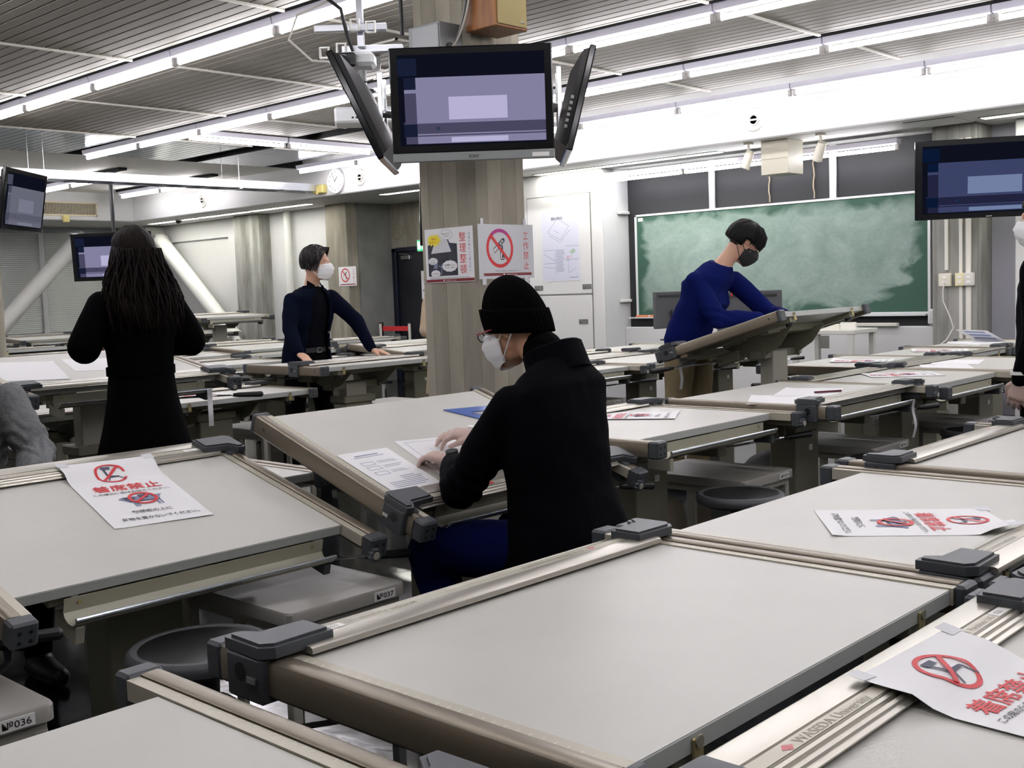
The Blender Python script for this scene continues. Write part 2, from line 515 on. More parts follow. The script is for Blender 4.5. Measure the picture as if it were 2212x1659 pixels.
# recessed lamps in the soffit
M_SOFL = emit('soffit_lamp_glow', (1.0, 0.99, .95), TUBE_STRENGTH * .8)
for (y0, y1, lab) in ((16.9, 18.4, 'in the bay by the white diagonal brace'), (15.4, 16.8, 'above the grey concrete column'), (13.75, 15.3, 'above the white wall pipe'), (11.0, 12.1, 'below the wall clock'), (7.9, 9.2, 'above the cupboard poster'), (6.6, 7.85, 'left of the chalkboard'), (2.2, 3.85, 'above the right-hand television')):
    t = thing('recessed_lamp', 'long lamp sunk in the soffit ' + lab, 'lamp', (10.4, y0, SOF), 0, 'recessed soffit lamps')
    MB().box(-.06, .06, 0, y1 - y0, -.006, .0).build('lamp_diffuser', M_SOFL, t)
    b = MB(); b.box(-.075, -.06, -.015, y1 - y0 + .015, -.008, 0); b.box(.06, .075, -.015, y1 - y0 + .015, -.008, 0); b.box(-.075, .075, -.015, 0, -.008, 0); b.box(-.075, .075, y1 - y0, y1 - y0 + .015, -.008, 0)
    b.build('lamp_frame', M_BAR, t)
for k, y in enumerate((4.72, 5.97, 7.22)):
    lamp(10.62, y, 2.6, '%s fluorescent lamp hung in front of the dark wall above the chalkboard' % ('right-hand', 'middle', 'left-hand')[k], group='chalkboard lamps')
M_DOWN = emit('downlight_glow', (1.0, .99, .95), TUBE_STRENGTH * 14)
for k, (x, y) in enumerate(((8.3, 18.75), (9.4, 19.3), (9.45, 18.6))):
    t = thing('downlight', ('left', 'middle', 'right')[k] + ' small round downlight in the soffit above the blinds', 'downlight', (x, y, SOF), 0, 'soffit downlights')
    MB().lathe([(.06, -.004), (.06, 0)], 20).build('lamp_lens', M_DOWN, t)
    b = MB(); b.lathe([(.062, -.006), (.085, -.003), (.085, 0)], 20); b.build('trim_ring', M_BAR, t)
# ================================================================ drafting tables
M_TOP = mat('desk_laminate', 'cbcac2', 0.42, var=0.06, vscale=4, bump=.02, bscale=300, lo=.35, hi=.75)
M_EDGE = mat('desk_edge_band', 'b6bab6', 0.45)
M_RAIL = mat('bronze_anodised', '877e6e', 0.36, 0.7, var=.08, vscale=8, stretch=(1, .1, 1))
M_CHAMP = mat('champagne_anodised', 'b6b2a6', 0.3, 0.7, stretch=(.1, 1, 1), var=.04)
M_SCALE = mat('scale_strip', 'bdb8a6', 0.4, .2)
M_DARKP = mat('dark_grey_plastic', '43474b', 0.48, bump=.05, bscale=400)
M_BLK = mat('black_plastic', '121315', 0.45)
M_GROOVE = mat('dark_groove', '3a352e', .6)
M_OLIVE = mat('olive_grey_paint', '84836f', 0.5, .1, var=.08, vscale=3)
M_OLIVE2 = mat('light_grey_beige_paint', 'b4b2a4', 0.45, var=.06, vscale=3)
M_STEEL = mat('bright_steel', 'c4c6c8', 0.2, 0.95)
M_BRASS = mat('zinc_yellow', 'b5a878', 0.35, 0.6)
M_TRAY = mat('tray_paint', 'a9a795', 0.4, .15)
M_LIP = mat('tray_lip', 'ccd3d8', 0.22, .8)
M_STICK = mat('sticker_white', 'f2f2ee', .5)
M_PRINTG = mat('faint_grey_print', '8f897b', .5)
M_PRINTK = mat('black_print', '222226', .6)
M_DIAM = mat('faded_red_print', 'cf6f72', .5)
HU, DV = 0.495, 0.73       # half width and depth of the board

def desk_meshes():
    P = {}
    b = MB()
    b.box(-HU, HU, 0, DV, -.03, -.0012, .0015, 1); b.box(-HU + .001, HU - .001, .001, DV - .001, -.0012, 0, 0, 0)
    P['tabletop'] = b.mesh('tabletop', [M_TOP, M_EDGE])
    for s, nm in ((1, 'railR'), (-1, 'railL')):
        b = MB()
        sg = lambda pts: [(s * p[0], p[1]) for p in pts]
        b.prism(sg([(HU + .001, -.03), (HU + .001, .003), (HU + .024, .003), (HU + .024, -.03)]), 'y', -.1, DV + .005, 2)
        b.prism(sg([(HU + .024, -.03), (HU + .024, .002), (HU + .0265, .002), (HU + .0265, -.03)]), 'y', -.1, DV + .005, 3)
        b.prism(sg([(HU + .0265, -.05), (HU + .0265, .005), (HU + .0285, .0065), (HU + .056, .0075), (HU + .0635, .004), (HU + .067, -.004), (HU + .067, -.05), (HU + .062, -.056), (HU + .03, -.056)]), 'y', -.1, DV + .005, 0)
        b.tube([(s * (HU + .0665), .68, -.022), (s * (HU + .0678), .68, -.022)], .006, 10, 3)
        for k in range(30):
            v = .03 + k * .0225
            b.box(*(sorted((s * (HU + .014), s * (HU + (.0225 if k % 5 else .019))))), v, v + .0012, .003, .0033, 0, 4)
        P[nm] = b.mesh('rail', [M_RAIL, M_CHAMP, M_SCALE, M_GROOVE, M_STICK])
        for v0, v1, cn in ((-.145, -.1, 'capF'), (DV + .005, DV + .028, 'capB')):
            b = MB()
            x0, x1 = sorted((s * (HU + .002), s * (HU + .0685)))
            b.box(x0, x1, v0, v1, -.057, .009, .006, 0)
            ve = v0 if cn == 'capF' else v1
            for (a, c) in ((.3, .3), (.3, .7), (.7, .3), (.7, .7)):
                xx = x0 + (x1 - x0) * a; zz = -.057 + .06 * c
                b.tube([(xx, ve - .0008, zz), (xx, ve + .0008, zz)], .005, 8, 1)
            P[cn + nm[-1]] = b.mesh('rail_end_cap', [M_DARKP, M_BLK])
    # knob on the right rail, under the front cap
    b = MB()
    pts = []
    for k in range(24):
        t = 2 * math.pi * k / 24
        r_ = .019 + (.0025 if k % 3 else -.002)
        pts.append((r_ * math.cos(t), r_ * math.sin(t)))
    b.T = Matrix.Translation((HU + .012, -.1, -.038))
    b.prism(pts, 'y', -.062, -.046, 0); b.lathe([(.011, -.065), (.012, -.062)], 16, mi=1, ax='y')
    P['knob'] = b.mesh('clamp_knob', [M_DARKP, M_OLIVE2])
    # straightedge: flat strip, printed strip, ridges (v measured from its working edge at 0, rising to .12 at the back)
    b = MB()
    prof = [(0, .006), (0, .0085), (.004, .0095), (.010, .0095), (.012, .013), (.018, .0145), (.0205, .0095), (.0245, .0095), (.027, .0145), (.033, .0155), (.035, .0125), (.0355, .0125), (.037, .0155),
            (.062, .0165), (.0632, .014), (.0645, .014), (.066, .0175), (.112, .0178), (.117, .0155), (.119, .010), (.119, .006)]
    b.prism(prof, 'x', -HU + .002, HU - .002, 0)
    fb = [(HU, 0), ]
    P['rule'] = b.mesh('straightedge', M_CHAMP)
    b = MB()
    b.box(-HU + .05, HU - .05, .0385, .061, .0161, .0166, 0, 0)
    F_ = lambda a, c: (a, .0405 + c, .01695)
    put_poly(b, [(-.335, .008), (-.322, -.001), (-.309, .008), (-.322, .017)], F_, 2)
    put_text(b, 'WASEDA University', F_, -.3, .001, .0225, 1, width=.2)
    put_text(b, 'MUTOH', F_, .2, .003, .0175, 1, width=.062, bold=.02)
    put_text(b, 'Paraliner UG', F_, .272, .003, .0175, 1, width=.098)
    b.box(.376, .426, .0395, .0605, .0168, .0173, 0, 3)
    put_text(b, '036', lambda a, c: (a, c, .0175), .386, .0445, .0155, 1)
    P['print'] = b.mesh('lettering', [M_SCALE, M_PRINTG, M_DIAM, M_STICK])
    for s, nm in ((1, 'R'), (-1, 'L')):
        b = MB()
        x0, x1 = sorted((s * (HU + .018), s * (HU + .081)))
        b.box(x0, x1, -.012, .088, -.066, .0122, .005)
        xo = s * (HU + .081)
        b.lathe([(.0, xo - s * .001), (.016, xo - s * .001), (.016, xo + s * .0005)], 16, (0, .03, -.018), 1, 'x')
        b.box(*sorted((xo, xo + s * .004)), .052, .078, -.032, -.02, .001, 2)
        P['block' + nm] = b.mesh('slider_block', [M_DARKP, M_BLK, M_STEEL])
        b = MB()
        sg = lambda pts: [(s * p[0], p[1]) for p in pts]
        b.prism(sg([(HU - .06, .018), (HU + .03, .012), (HU + .05, -.018), (HU + .078, -.016), (HU + .081, .085), (HU + .06, .104), (HU - .06, .1)]), 'z', .0125, .031)
        b.prism(sg([(HU - .053, .026), (HU + .033, .021), (HU + .053, -.008), (HU + .071, -.006), (HU + .074, .08), (HU + .056, .095), (HU - .053, .092)]), 'z', .031, .036)
        P['cover' + nm] = b.mesh('slider_cover', M_DARKP)
    # tray
    b = MB()
    pr = [(0, -.034), (0, -.072), (-.01, -.084), (-.03, -.09), (-.052, -.087), (-.066, -.076), (-.07, -.062)]
    th = [(p[0] + (.0015 if i < 2 else 0), p[1] + .0022) for i, p in enumerate(pr)]
    poly = pr + [(-.0675, -.0615), (-.0635, -.0745), (-.05, -.0845), (-.03, -.0872), (-.012, -.0818), (-.003, -.0715), (-.003, -.034)]
    b.prism(poly, 'x', -.37, .43, 0)
    b.tube([(-.37, -.0705, -.061), (.43, -.0705, -.061)], .0058, 10, 1)
    b.box(-.365, -.34, -.06, .05, -.135, -.088, .002, 0); b.box(.40, .425, -.06, .03, -.12, -.088, .002, 2)
    for x in (-.33, .39): b.tube([(x, -.003, -.048), (x, -.0055, -.048)], .006, 8, 3)
    P['tray'] = b.mesh('pen_tray', [M_TRAY, M_LIP, M_DARKP, M_BRASS])
    for s in (-1, 1):
        b = MB()
        b.box(s * .36 - .012, s * .36 + .012, DV, DV + .005, -.055, -.008, .002)
        b.tube([(s * .36, DV + .004, -.014), (s * .36, DV + .0075, -.014)], .009, 12, 1)
        P['clip%d' % s] = b.mesh('edge_clip', [M_BRASS, M_OLIVE])
    # under-board carriage
    b = MB()
    b.box(-.4, -.34, .02, DV - .01, -.062, -.03, .003, 0); b.box(.34, .4, .02, DV - .01, -.062, -.03, .003, 0)
    b.box(-.34, .34, .20, .26, -.075, -.03, .003, 0); b.box(-.34, .34, .47, .53, -.075, -.03, .003, 0)
    for x in (-.2, .2):
        b.prism([(.12, -.062), (.61, -.062), (.5, -.15), (.365, -.19), (.23, -.15)], 'x', x - .004, x + .004, 0)
        b.tube([(x * 1.84, .69, -.062), (x * 1.84, .69, -.08)], .022, 10, 1)
    P['carriage'] = b.mesh('board_carriage', [M_OLIVE, M_BLK])
    b = MB()
    b.tube([(.22, .2, -.145), (.25, .12, -.14), (.5, .03, -.125), (.68, -.04, -.12)], .0055, 8, 0)
    b.tube([(.6, -.009, -.1223), (.63, -.0205, -.1212), (.74, -.063, -.118), (.748, -.066, -.1178)], [.009, .013, .0155, .009], 10, 1)
    b.box(.19, .26, .08, .24, -.165, -.1, .004, 2)
    P['lever'] = b.mesh('tilt_lever', [M_STEEL, M_BLK, M_OLIVE])
    # untilted
    b = MB()
    b.box(-.12, .12, .295, .435, .08, .6, .006, 0)
    b.box(-.14, .14, .28, .45, .6, .65, .006, 0)
    b.box(.02, .055, .2935, .2955, .5, .53, 0, 1)
    P['column'] = b.mesh('column', [M_OLIVE, M_STICK])
    b = MB()
    b.box(-.09, .09, .32, .41, .3, 1.0, .004, 0)
    P['lift'] = b.mesh('lift_column', M_OLIVE2)
    b = MB()
    b.box(-.23, .23, .33, .40, -.03, .02, .003, 0); b.box(-.212, -.2, .3, .43, -.03, .13, .002, 0); b.box(.2, .212, .3, .43, -.03, .13, .002, 0)
    P['yoke'] = b.mesh('tilt_yoke', M_OLIVE)
    for s, nm in ((-1, 'footL'), (1, 'footR')):
        b = MB()
        b.box(s * .085 - .03, s * .085 + .03, .21, .57, .025, .08, .008)
        for v in (.24, .54): b.tube([(s * .085, v, 0), (s * .085, v, .03)], .02, 12, 1)
        P[nm] = b.mesh('foot', [M_OLIVE2, M_BLK])
    b = MB(); b.box(-.13, .13, .29, .44, .03, .085, .004); P['base'] = b.mesh('base', M_OLIVE)
    return P
DM = desk_meshes()
TABLES = {}
def desk(key, xc, yf, T, tilt, s, rv, label, lod=0, tape=None):
    """s=-1: the user sits on the -y side; s=+1: on the +y side. rv: place of the straightedge from the front edge."""
    rz = 0.0 if s < 0 else math.pi
    t = thing('drafting_table', label, 'drafting table', (xc, yf, 0), rz, 'drafting tables')
    B = Matrix.Translation((0, 0, T)) @ Matrix.Rotation(tilt, 4, 'X')
    TABLES[key] = Matrix.Translation((xc, yf, 0)) @ Matrix.Rotation(rz, 4, 'Z') @ B
    link('tabletop', DM['tabletop'], t, B)
    for k in 'LR':
        r_ = link('rail', DM['rail' + k], t, B)
        link('rail_end_cap', DM['capF' + k], r_); link('rail_end_cap', DM['capB' + k], r_)
        if k == 'R' and lod < 2: link('clamp_knob', DM['knob'], r_)
    R_ = B @ Matrix.Translation((0, rv, 0))
    e = link('straightedge', DM['rule'], t, R_)
    if lod == 0: link('lettering', DM['print'], e)
    for k in 'LR':
        o = link('slider_block', DM['block' + k], t, R_)
        link('slider_cover', DM['cover' + k], o)
    if lod < 2 or s < 0:
        link('pen_tray', DM['tray'], t, B)
    for k in (-1, 1): link('edge_clip', DM['clip%d' % k], t, B)
    link('board_carriage', DM['carriage'], t, B)
    if lod < 2: link('tilt_lever', DM['lever'], t, B @ Matrix.Translation((0, 0, .03 if key == 'B4' else 0)))
    pz = T + .365 * math.sin(tilt) - .16
    link('column', DM['column'], t)
    link('lift_column', DM['lift'], t, Matrix.Translation((0, 0, pz - .99)))
    link('tilt_yoke', DM['yoke'], t, Matrix.Translation((0, 0, pz)))
    link('base', DM['base'], t)
    link('foot', DM['footL'], t); link('foot', DM['footR'], t)
    return t
R1 = rad(1)
# rows are named from the camera: G and F share a back line, then E and D, C and B, and so on
desk('F1', .35, 1.56, .755, 0, 1, .56, 'bare drafting table cut off at the bottom left corner of the photo')
desk('F2', 1.58, 1.559, .764, 0, 1, -.05, 'big bare drafting table at the bottom centre, nearest whole board to the camera')
desk('F3', 2.74, 1.565, .757, 0, 1, .645, 'drafting table right of the nearest bare one, with a no-seating notice lying sideways')
desk('F4', 3.9, 1.56, .765, 0, 1, -.03, 'bare drafting table at the right edge, behind the one with a sideways notice')
desk('G1', .36, .03, .762, 0, -1, .62, 'drafting table below the bottom edge, left of the nearest bare board')
desk('G2', 1.535, .03, .762, 0, -1, .61, 'drafting table in the bottom right corner under the tilted no-seating notice')
desk('G3', 2.71, .03, .762, 0, -1, .61, 'drafting table past the lower right edge, back to the sideways notice table')
desk('E1', .43, 2.66, .70, 8 * R1, -1, .6, 'drafting table left of the one with the big no-seating notice, only its rail end visible')
desk('E2', 1.595, 2.69, .664, 14.6 * R1, -1, .65, 'tilted drafting table at left carrying the big no-seating notice')
desk('E3', 2.76, 2.576, .714, 18.6 * R1, -1, -.06, 'steeply tilted drafting table where the person in the black beanie works')
desk('E4', 3.925, 2.57, .767, 0, -1, .65, 'drafting table right behind the black-beanie person with a pink printed notice')
desk('E5', 5.075, 2.45, .79, 0, -1, -.05, 'drafting table third along from the beanie person, two white sheets and a pen on it')
desk('E6', 6.24, 2.423, .773, 0, -1, .65, 'drafting table in front of the chalkboard end, one notice centred on its board')
desk('E7', 7.4, 2.421, .772, 0, -1, .615, 'drafting table at the right edge beside the hanging gloved hand')
desk('D1', 2.03, 4.14, .70, 0, 1, .0, 'low drafting table between the grey sweater person and the beanie person, white papers on it', 1)
desk('D0', .86, 4.14, .74, 0, 1, .3, 'drafting table at the left edge under the hand with a gold ring', 1)
desk('D4', 6.215, 3.945, .968, 16.4 * R1, 1, -.08, 'raised tilted drafting table the person in the blue sweater leans over', 1)
desk('D5', 7.45, 3.97, .763, 0, 1, .615, 'drafting table right of the raised tilted one, one notice on it', 1)
desk('D6', 8.615, 3.93, .752, 0, 1, .615, 'drafting table next to the conduit column with a notice on it', 1)
desk('D7', 9.78, 3.93, .752, 0, 1, .615, 'farthest drafting table at right, under the stack of printed sheets', 1)
desk('C2', 2.71, 5.11, .975, 10 * R1, -1, -.05, 'raised drafting table the person in the long black coat stands at', 1)
desk('C1', 1.54, 5.08, .8, 4 * R1, -1, .3, 'drafting table at the left edge behind the grey sweater', 1)
desk('C5', 6.21, 5.08, .753, 0, -1, .3, 'drafting table right of the concrete pillar beside the beanie', 1)
desk('C6', 7.37, 5.1, .76, 0, -1, .615, 'drafting table behind the trousers of the blue sweater person', 1)
desk('C7', 8.53, 5.1, .76, 0, -1, .615, 'drafting table below the grey computer screen', 1)
desk('B2', 2.71, 6.63, .766, 0, 1, .62, 'low drafting table seen behind the raised one of the black coat person', 1)
desk('B3', 3.87, 6.63, .759, 0, 1, .1, 'low drafting table between the black coat and the navy blazer, brown bag below', 1)
desk('B4', 5.03, 6.63, .89, 0, 1, .42, 'raised drafting table under both hands of the person in the navy blazer', 1)
desk('B6', 7.28, 6.63, .77, 0, 1, .4, 'drafting table behind the pillar, back to the one beside the beanie', 1)
desk('B7', 8.445, 6.63, .77, 0, 1, .6, 'drafting table in front of the cupboard wall return', 1)
# rows far down the room
rnd = random.Random(3)
FAR = [('eighth', 7.8, -1), ('ninth', 9.32, 1), ('tenth', 10.4, -1), ('eleventh', 11.92, 1), ('twelfth', 13.1, -1), ('thirteenth', 14.62, 1), ('fourteenth', 15.9, -1)]
WHERE = {0: 'behind the navy blazer row', 1: 'second row behind the navy blazer', 2: 'third row behind the navy blazer', 3: 'fourth row behind the navy blazer', 4: 'fifth row behind the navy blazer', 5: 'sixth row behind the navy blazer', 6: 'last row by the window blinds'}
FARLIST = []
for ri, (nm, yf, s) in enumerate(FAR):
    yc = yf + (.365 if s < 0 else -.365)
    xs = [x for x in [2.72 + 1.165 * k for k in range(7)] if yc / x < 2.75 and x + .6 < 9.6 and (yc / x > 1.13 or ri < 1)]
    for i, x in enumerate(xs):
        T = .76 + rnd.uniform(-.03, .13); tl = rnd.choice((0, 0, 0, .05, .09))
        if ri == 4 and i == len(xs) - 1: T, tl = 1.12, .06
        key = 'X%d_%d' % (ri, i)
        FARLIST.append((key, x, yf, s))
        desk(key, x + rnd.uniform(-.004, .004), yf, T, tl, s, rnd.choice((.0, .3, .5, .6)),
             'far drafting table, %s, number %s counted from the left' % (WHERE[ri], ('one', 'two', 'three', 'four', 'five', 'six', 'seven')[i]), 2)

# ---------------------------------------------------------------- side benches and stools
M_BTOP = mat('bench_top_grey', '9a9891', .42, var=.06, vscale=8)
M_BLEG = mat('bench_frame', 'a7a69b', .45)
def bench_meshes():
    P = {}
    b = MB()
    pts = []
    for (cx, cy, a0) in ((.19, .265, 0), (-.19, .265, 90), (-.19, -.265, 180), (.19, -.265, 270)):
        for k in range(6):
            t = rad(a0 + 18 * k); pts.append((cx + .025 * math.cos(t), cy + .025 * math.sin(t)))
    ins = [(p[0] * .985, p[1] * .988) for p in pts]
    b.loft([[(p[0], p[1], .462) for p in pts], [(p[0], p[1], .494) for p in pts], [(p[0], p[1], .5) for p in ins]])
    P['seat'] = b.mesh('bench_top', M_BTOP)
    for i, (x, y) in enumerate(((-.185, -.255), (.185, -.255), (-.185, .255), (.185, .255))):
        P['leg%d' % i] = MB().box(x - .016, x + .016, y - .016, y + .016, 0, .44, .003).mesh('leg', M_BLEG)
    b = MB()
    for y in (-.255, .255): b.box(-.2, .2, y - .014, y + .014, .43, .462, .002)
    for x in (-.185, .185): b.box(x - .014, x + .014, -.265, .265, .43, .462, .002)
    for x in (-.185, .185): b.box(x - .012, x + .012, -.25, .25, .1, .124, .002); b.box(x - .008, x + .008, -.02, .02, .1, .44)
    P['frame'] = b.mesh('apron_frame', M_BLEG)
    return P
BM = bench_meshes()
def bench(x, y, num, label, rz=0.0):
    t = thing('side_bench', label, 'bench', (x, y, 0), rz, 'grey side benches under the drafting tables')
    link('bench_top', BM['seat'], t); link('apron_frame', BM['frame'], t)
    for i in range(4): link('leg', BM['leg%d' % i], t)
    b = MB()
    b.box(.085, .165, -.2925, -.2903, .466, .492, 0, 0)
    put_text(b, '№' + num, lambda a, c: (a, -.293, c), .092, .4715, .021, 1, width=.065, bold=.012)
    b.build('number_plate', [M_STICK, M_PRINTK], t)
    return t
bench(1.965, 2.79, '037', 'grey side bench numbered 037 beside the nearest black stool')
bench(4.36, 2.83, '039', 'grey side bench with number plate behind the stool right of the beanie person')
bench(5.5, 2.78, '040', 'grey side bench behind the second black stool from the beanie person')
bench(6.63, 2.75, '041', 'grey side bench left of the hanging gloved hand')
bench(.83, 2.66, '036', 'grey side bench at the left edge, only one corner and leg visible')
bench(3.14, 2.9, '038', 'grey side bench beneath the table of the beanie person')
bench(4.37, 6.4, '052', 'side bench left of the navy blazer person, between two table pedestals', math.pi)
bench(5.05, 5.75, '061', 'side bench under the table right of the pillar')
bench(6.6, 5.5, '062', 'side bench behind the black stool right of the pillar')
bench(5.9, 6.8, '067', 'side bench right of the pedestal under the navy blazer table', math.pi)

M_VINYL = mat('black_vinyl', '131415', .33, bump=.08, bscale=60)
M_RIM = mat('stool_rim_rubber', '47494b', .5)
def stool_meshes():
    P = {}
    P['seat'] = MB().lathe([(0, .483), (.06, .484), (.11, .49), (.143, .4985), (.151, .4995)], 40).mesh('seat_pad', M_VINYL)
    P['rim'] = MB().lathe([(.150, .4985), (.156, .5025), (.168, .502), (.178, .494), (.182, .482), (.178, .468), (.165, .458), (.14, .453), (.04, .452), (0, .452)], 40).mesh('seat_rim', M_RIM)
    b = MB(); b.lathe([(.035, .36), (.042, .37), (.045, .452)], 20); b.lathe([(.018, .16), (.018, .36)], 16); b.lathe([(.028, .06), (.028, .2), (.02, .21)], 16)
    P['col'] = b.mesh('gas_column', M_BLK)
    b = MB(); b.tube([(-.03, 0, .405), (-.12, -.03, .40)], .004, 8); b.tube([(-.11, -.027, .4), (-.165, -.042, .398)], [.007, .011], 10)
    P['lever'] = b.mesh('height_lever', M_BLK)
    for k in range(5):
        b = MB(); t = rad(72 * k + 10); c, s = math.cos(t), math.sin(t)
        b.tube([(.02 * c, .02 * s, .075), (.14 * c, .14 * s, .07), (.23 * c, .23 * s, .05)], [.022, .018, .013], 8)
        b.tube([(.222 * c, .222 * s, .05), (.222 * c, .222 * s, 0)], [.018, .024], 10)
        P['leg%d' % k] = b.mesh('base_leg', M_BLK)
    return P
SM = stool_meshes()
def stool(x, y, label, rz=0.0):
    t = thing('round_stool', label, 'stool', (x, y, 0), rz, 'black round swivel stools')
    link('seat_rim', SM['rim'], t); link('seat_pad', SM['seat'], t); link('gas_column', SM['col'], t); link('height_lever', SM['lever'], t)
    for k in range(5): link('base_leg', SM['leg%d' % k], t)
    return t
stool(1.46, 2.47, 'nearest black round stool, in front of the big no-seating notice table', 1.2)
stool(3.92, 2.42, 'black round stool right of the beanie person in front of a grey bench')
stool(5.06, 2.34, 'black round stool second from the beanie person', .5)
stool(6.2, 2.34, 'black round stool near the right edge, low behind the bench end', 1.9)
stool(5.95, 4.72, 'black round stool far off between the beanie person and the beige trousers', .9)
stool(6.62, 4.72, 'black round stool hidden behind the legs of the blue sweater person', 2.1)
stool(3.5, 6.85, 'black round stool under the table left of the navy blazer person', .3)
stool(2.38, 2.06, 'black round stool the beanie person sits on', .8)
stool(1.62, 4.38, 'black round stool under the grey sweater person', .4)
# ================================================================ pillars
def pillar(nm, x0, y0, lab):
    b = MB(); w, c = .42, .028
    b.prism([(x0 + c, y0), (x0 + w - c, y0), (x0 + w, y0 + c), (x0 + w, y0 + w - c), (x0 + w - c, y0 + w), (x0 + c, y0 + w), (x0, y0 + w - c), (x0, y0 + c)], 'z', 0, 3.3)
    return struct(b.build(nm, M_CONC), lab)
pillar('pillar', 4.14, 4.11, 'square board-marked concrete pillar in the middle of the room')
pillar('pillar_far', 4.14, 10.86, 'concrete pillar at the left edge of the photo')

# ================================================================ televisions
M_GLOSS = mat('tv_gloss_black', '08090c', .12)
M_TVBACK = mat('tv_back_charcoal', '2b2c2d', .5)
M_TVGREY = mat('tv_silver_lip', '8d918f', .4, .3)
M_SCR = emit('screen_dark', '101320', .35)
def scr(nm, c, s): return emit('screen_' + nm, c, s)
PIC = {'a': ('8a87a8', 'b3aecf', '54526e', '232b48', '3d4a66'), 'b': ('424a70', '7483a8', '2b2c4a', '12254a', '26406e'), 'c': ('7c7fa6', 'a09fc8', '3a3c55', '20263c', '4a4d68'), 'd': ('7c7d8e', '85869a', '75768a', '70728a', '8a5a68')}
def television(label, cen, az, tilt, w=.79, h=.5, grp='televisions', lip=False, pic='a', back='arm', brand=None, gain=1.0, foot=0):
    """az: direction the screen faces; tilt: leaning forward (down) by that angle"""
    t = thing('television', label, 'television', cen, az + math.pi / 2, grp)
    M = Matrix.Rotation(tilt, 4, 'X')       # local: screen faces -y
    b = MB()
    b.box(-w / 2, w / 2, -.0, .035, -h / 2, h / 2, .006, 0)
    b.build('bezel', [M_GLOSS], t, M)
    b = MB()
    b.loft([[(x, .034, z) for x, z in ((-w * .48, -h * .47), (w * .48, -h * .47), (w * .48, h * .47), (-w * .48, h * .47))], [(x, .06, z) for x, z in ((-w * .46, -h * .45), (w * .46, -h * .45), (w * .46, h * .45), (-w * .46, h * .45))],
            [(x, .1, z) for x, z in ((-w * .34, -h * .4), (w * .34, -h * .4), (w * .34, h * .25), (-w * .34, h * .25))]])
    for k in range(6): b.box(-w * .46 - .004, -w * .45, .045, .07, -h * .3 + k * .03, -h * .3 + k * .03 + .018, .002, 1)
    b.build('back_cover', [M_TVBACK, M_TVGREY], t, M)
    if lip:
        b = MB(); b.box(-w / 2, w / 2, -.018, .03, -h / 2 - .045, -h / 2 - .001, .005, 0)
        F_ = lambda a, c: (a, -.0186, c)
        put_text(b, 'SONY', F_, 0, -h / 2 - .031, .022, 1, width=.052, anchor='c', bold=.02)
        b.box(w * .36, w * .465, -.0195, -.0178, -h / 2 - .034, -h / 2 - .014, 0, 2)
        b.build('speaker_lip', [M_TVGREY, M_PRINTK, M_STICK], t, M)
    sw, sh = w * .9, h * .86
    c1, c2, c3, c4, c5 = PIC[pic]
    S = [scr(pic + str(i), c, g * gain) for i, (c, g) in enumerate(zip((c1, c2, c3, c4, c5), (.36, .42, .3, .22, .25)))]
    b = MB()
    R_ = lambda x0, x1, z0, z1, mi, d: b.box(-sw / 2 + x0 * sw, -sw / 2 + x1 * sw, -.0012 - d, -.0004, -sh / 2 + z0 * sh, -sh / 2 + z1 * sh, 0, mi)
    R_(0, 1, 0, 1, 0, 0)
    R_(0, .13, .77, .96, 4, .0004)
    R_(.04, 1, .02, .75, 1, .0004); R_(.04, .12, .02, .58, 3, .0006); R_(.04, .12, .62, .75, 4, .0006)
    R_(.34, .74, .28, .53, 2, .0008); R_(.35, .74, .03, .085, 2, .0008)
    R_(.03, 1, .1, .26, 3, .001); R_(.03, .12, .1, .24, 4, .0012); R_(.25, .275, .17, .205, 5, .0014)
    R_(.12, 1, .245, .262, 1, .0014); R_(.12, 1, .115, .13, 1, .0014)
    b.build('screen', [M_SCR] + S + [scr('red', '9a2050', .35)], t, M)
    b = MB()
    if back == 'arm':
        b.box(-.09, .09, .1, .115, -.12, .12, .002); b.tube([(0, .11, .02), (0, .27, 0)], .022, 10)
        for x in (-.1, .1): b.box(x - .012, x + .012, .1, .125, -.2, .22, .002)
    else:
        b.box(-.1, .1, .1, .12, -.1, .1, .002); b.tube([(0, .13, 0), (0, .13, back - cen[2])], .03, 12); b.box(-.12, .12, .03, .25, back - cen[2] - .012, back - cen[2] - .001, .002)
    b.build('wall_bracket', M_STEEL if back == 'arm' else M_BLK, t)
    if brand:
        b = MB(); put_text(b, brand, lambda a, c: (a, -.0012, c), 0, -h / 2 + .009, .012, 0, width=.05, anchor='c'); b.build('lettering', M_STICK, t, M)
    return t
A_F = math.atan2(-.68, -.73)
television('television on the pillar facing the camera, showing a grey drawing board', (3.95, 3.90, 2.285), A_F, rad(5), lip=True, pic='a')
television('television on the pillar turned left, seen edge-on with its ports', (4.0, 4.79, 2.31), math.atan2(.73, -.68), rad(24), w=.8, h=.6, pic='c')
television('television on the pillar turned right, seen edge-on', (4.81, 3.93, 2.31), math.atan2(-.73, .68), rad(15), w=.8, h=.54, pic='c')
television('big television right of the chalkboard, dark blue picture', (10.12, 3.69, 2.18), math.atan2(-.5, -.866), rad(3), w=1.23, h=.69, pic='b', brand='SONY', gain=.9)
television('television at the left edge on the far pillar, dull grey screen', (4.72, 10.62, 2.34), math.atan2(-.73, .68), rad(10), w=.9, h=.56, pic='d', gain=.75)
television('far television hung from the ceiling above the head of the person in black', (8.4, 16.05, 2.06), A_F, rad(4), w=1.22, h=.72, pic='a', back=3.2)
television('black television half hidden behind the left edge of the pillar', (7.82, 7.8, 2.1), A_F + .3, rad(8), w=1.0, h=.6, pic='b', back=3.15, gain=.5)

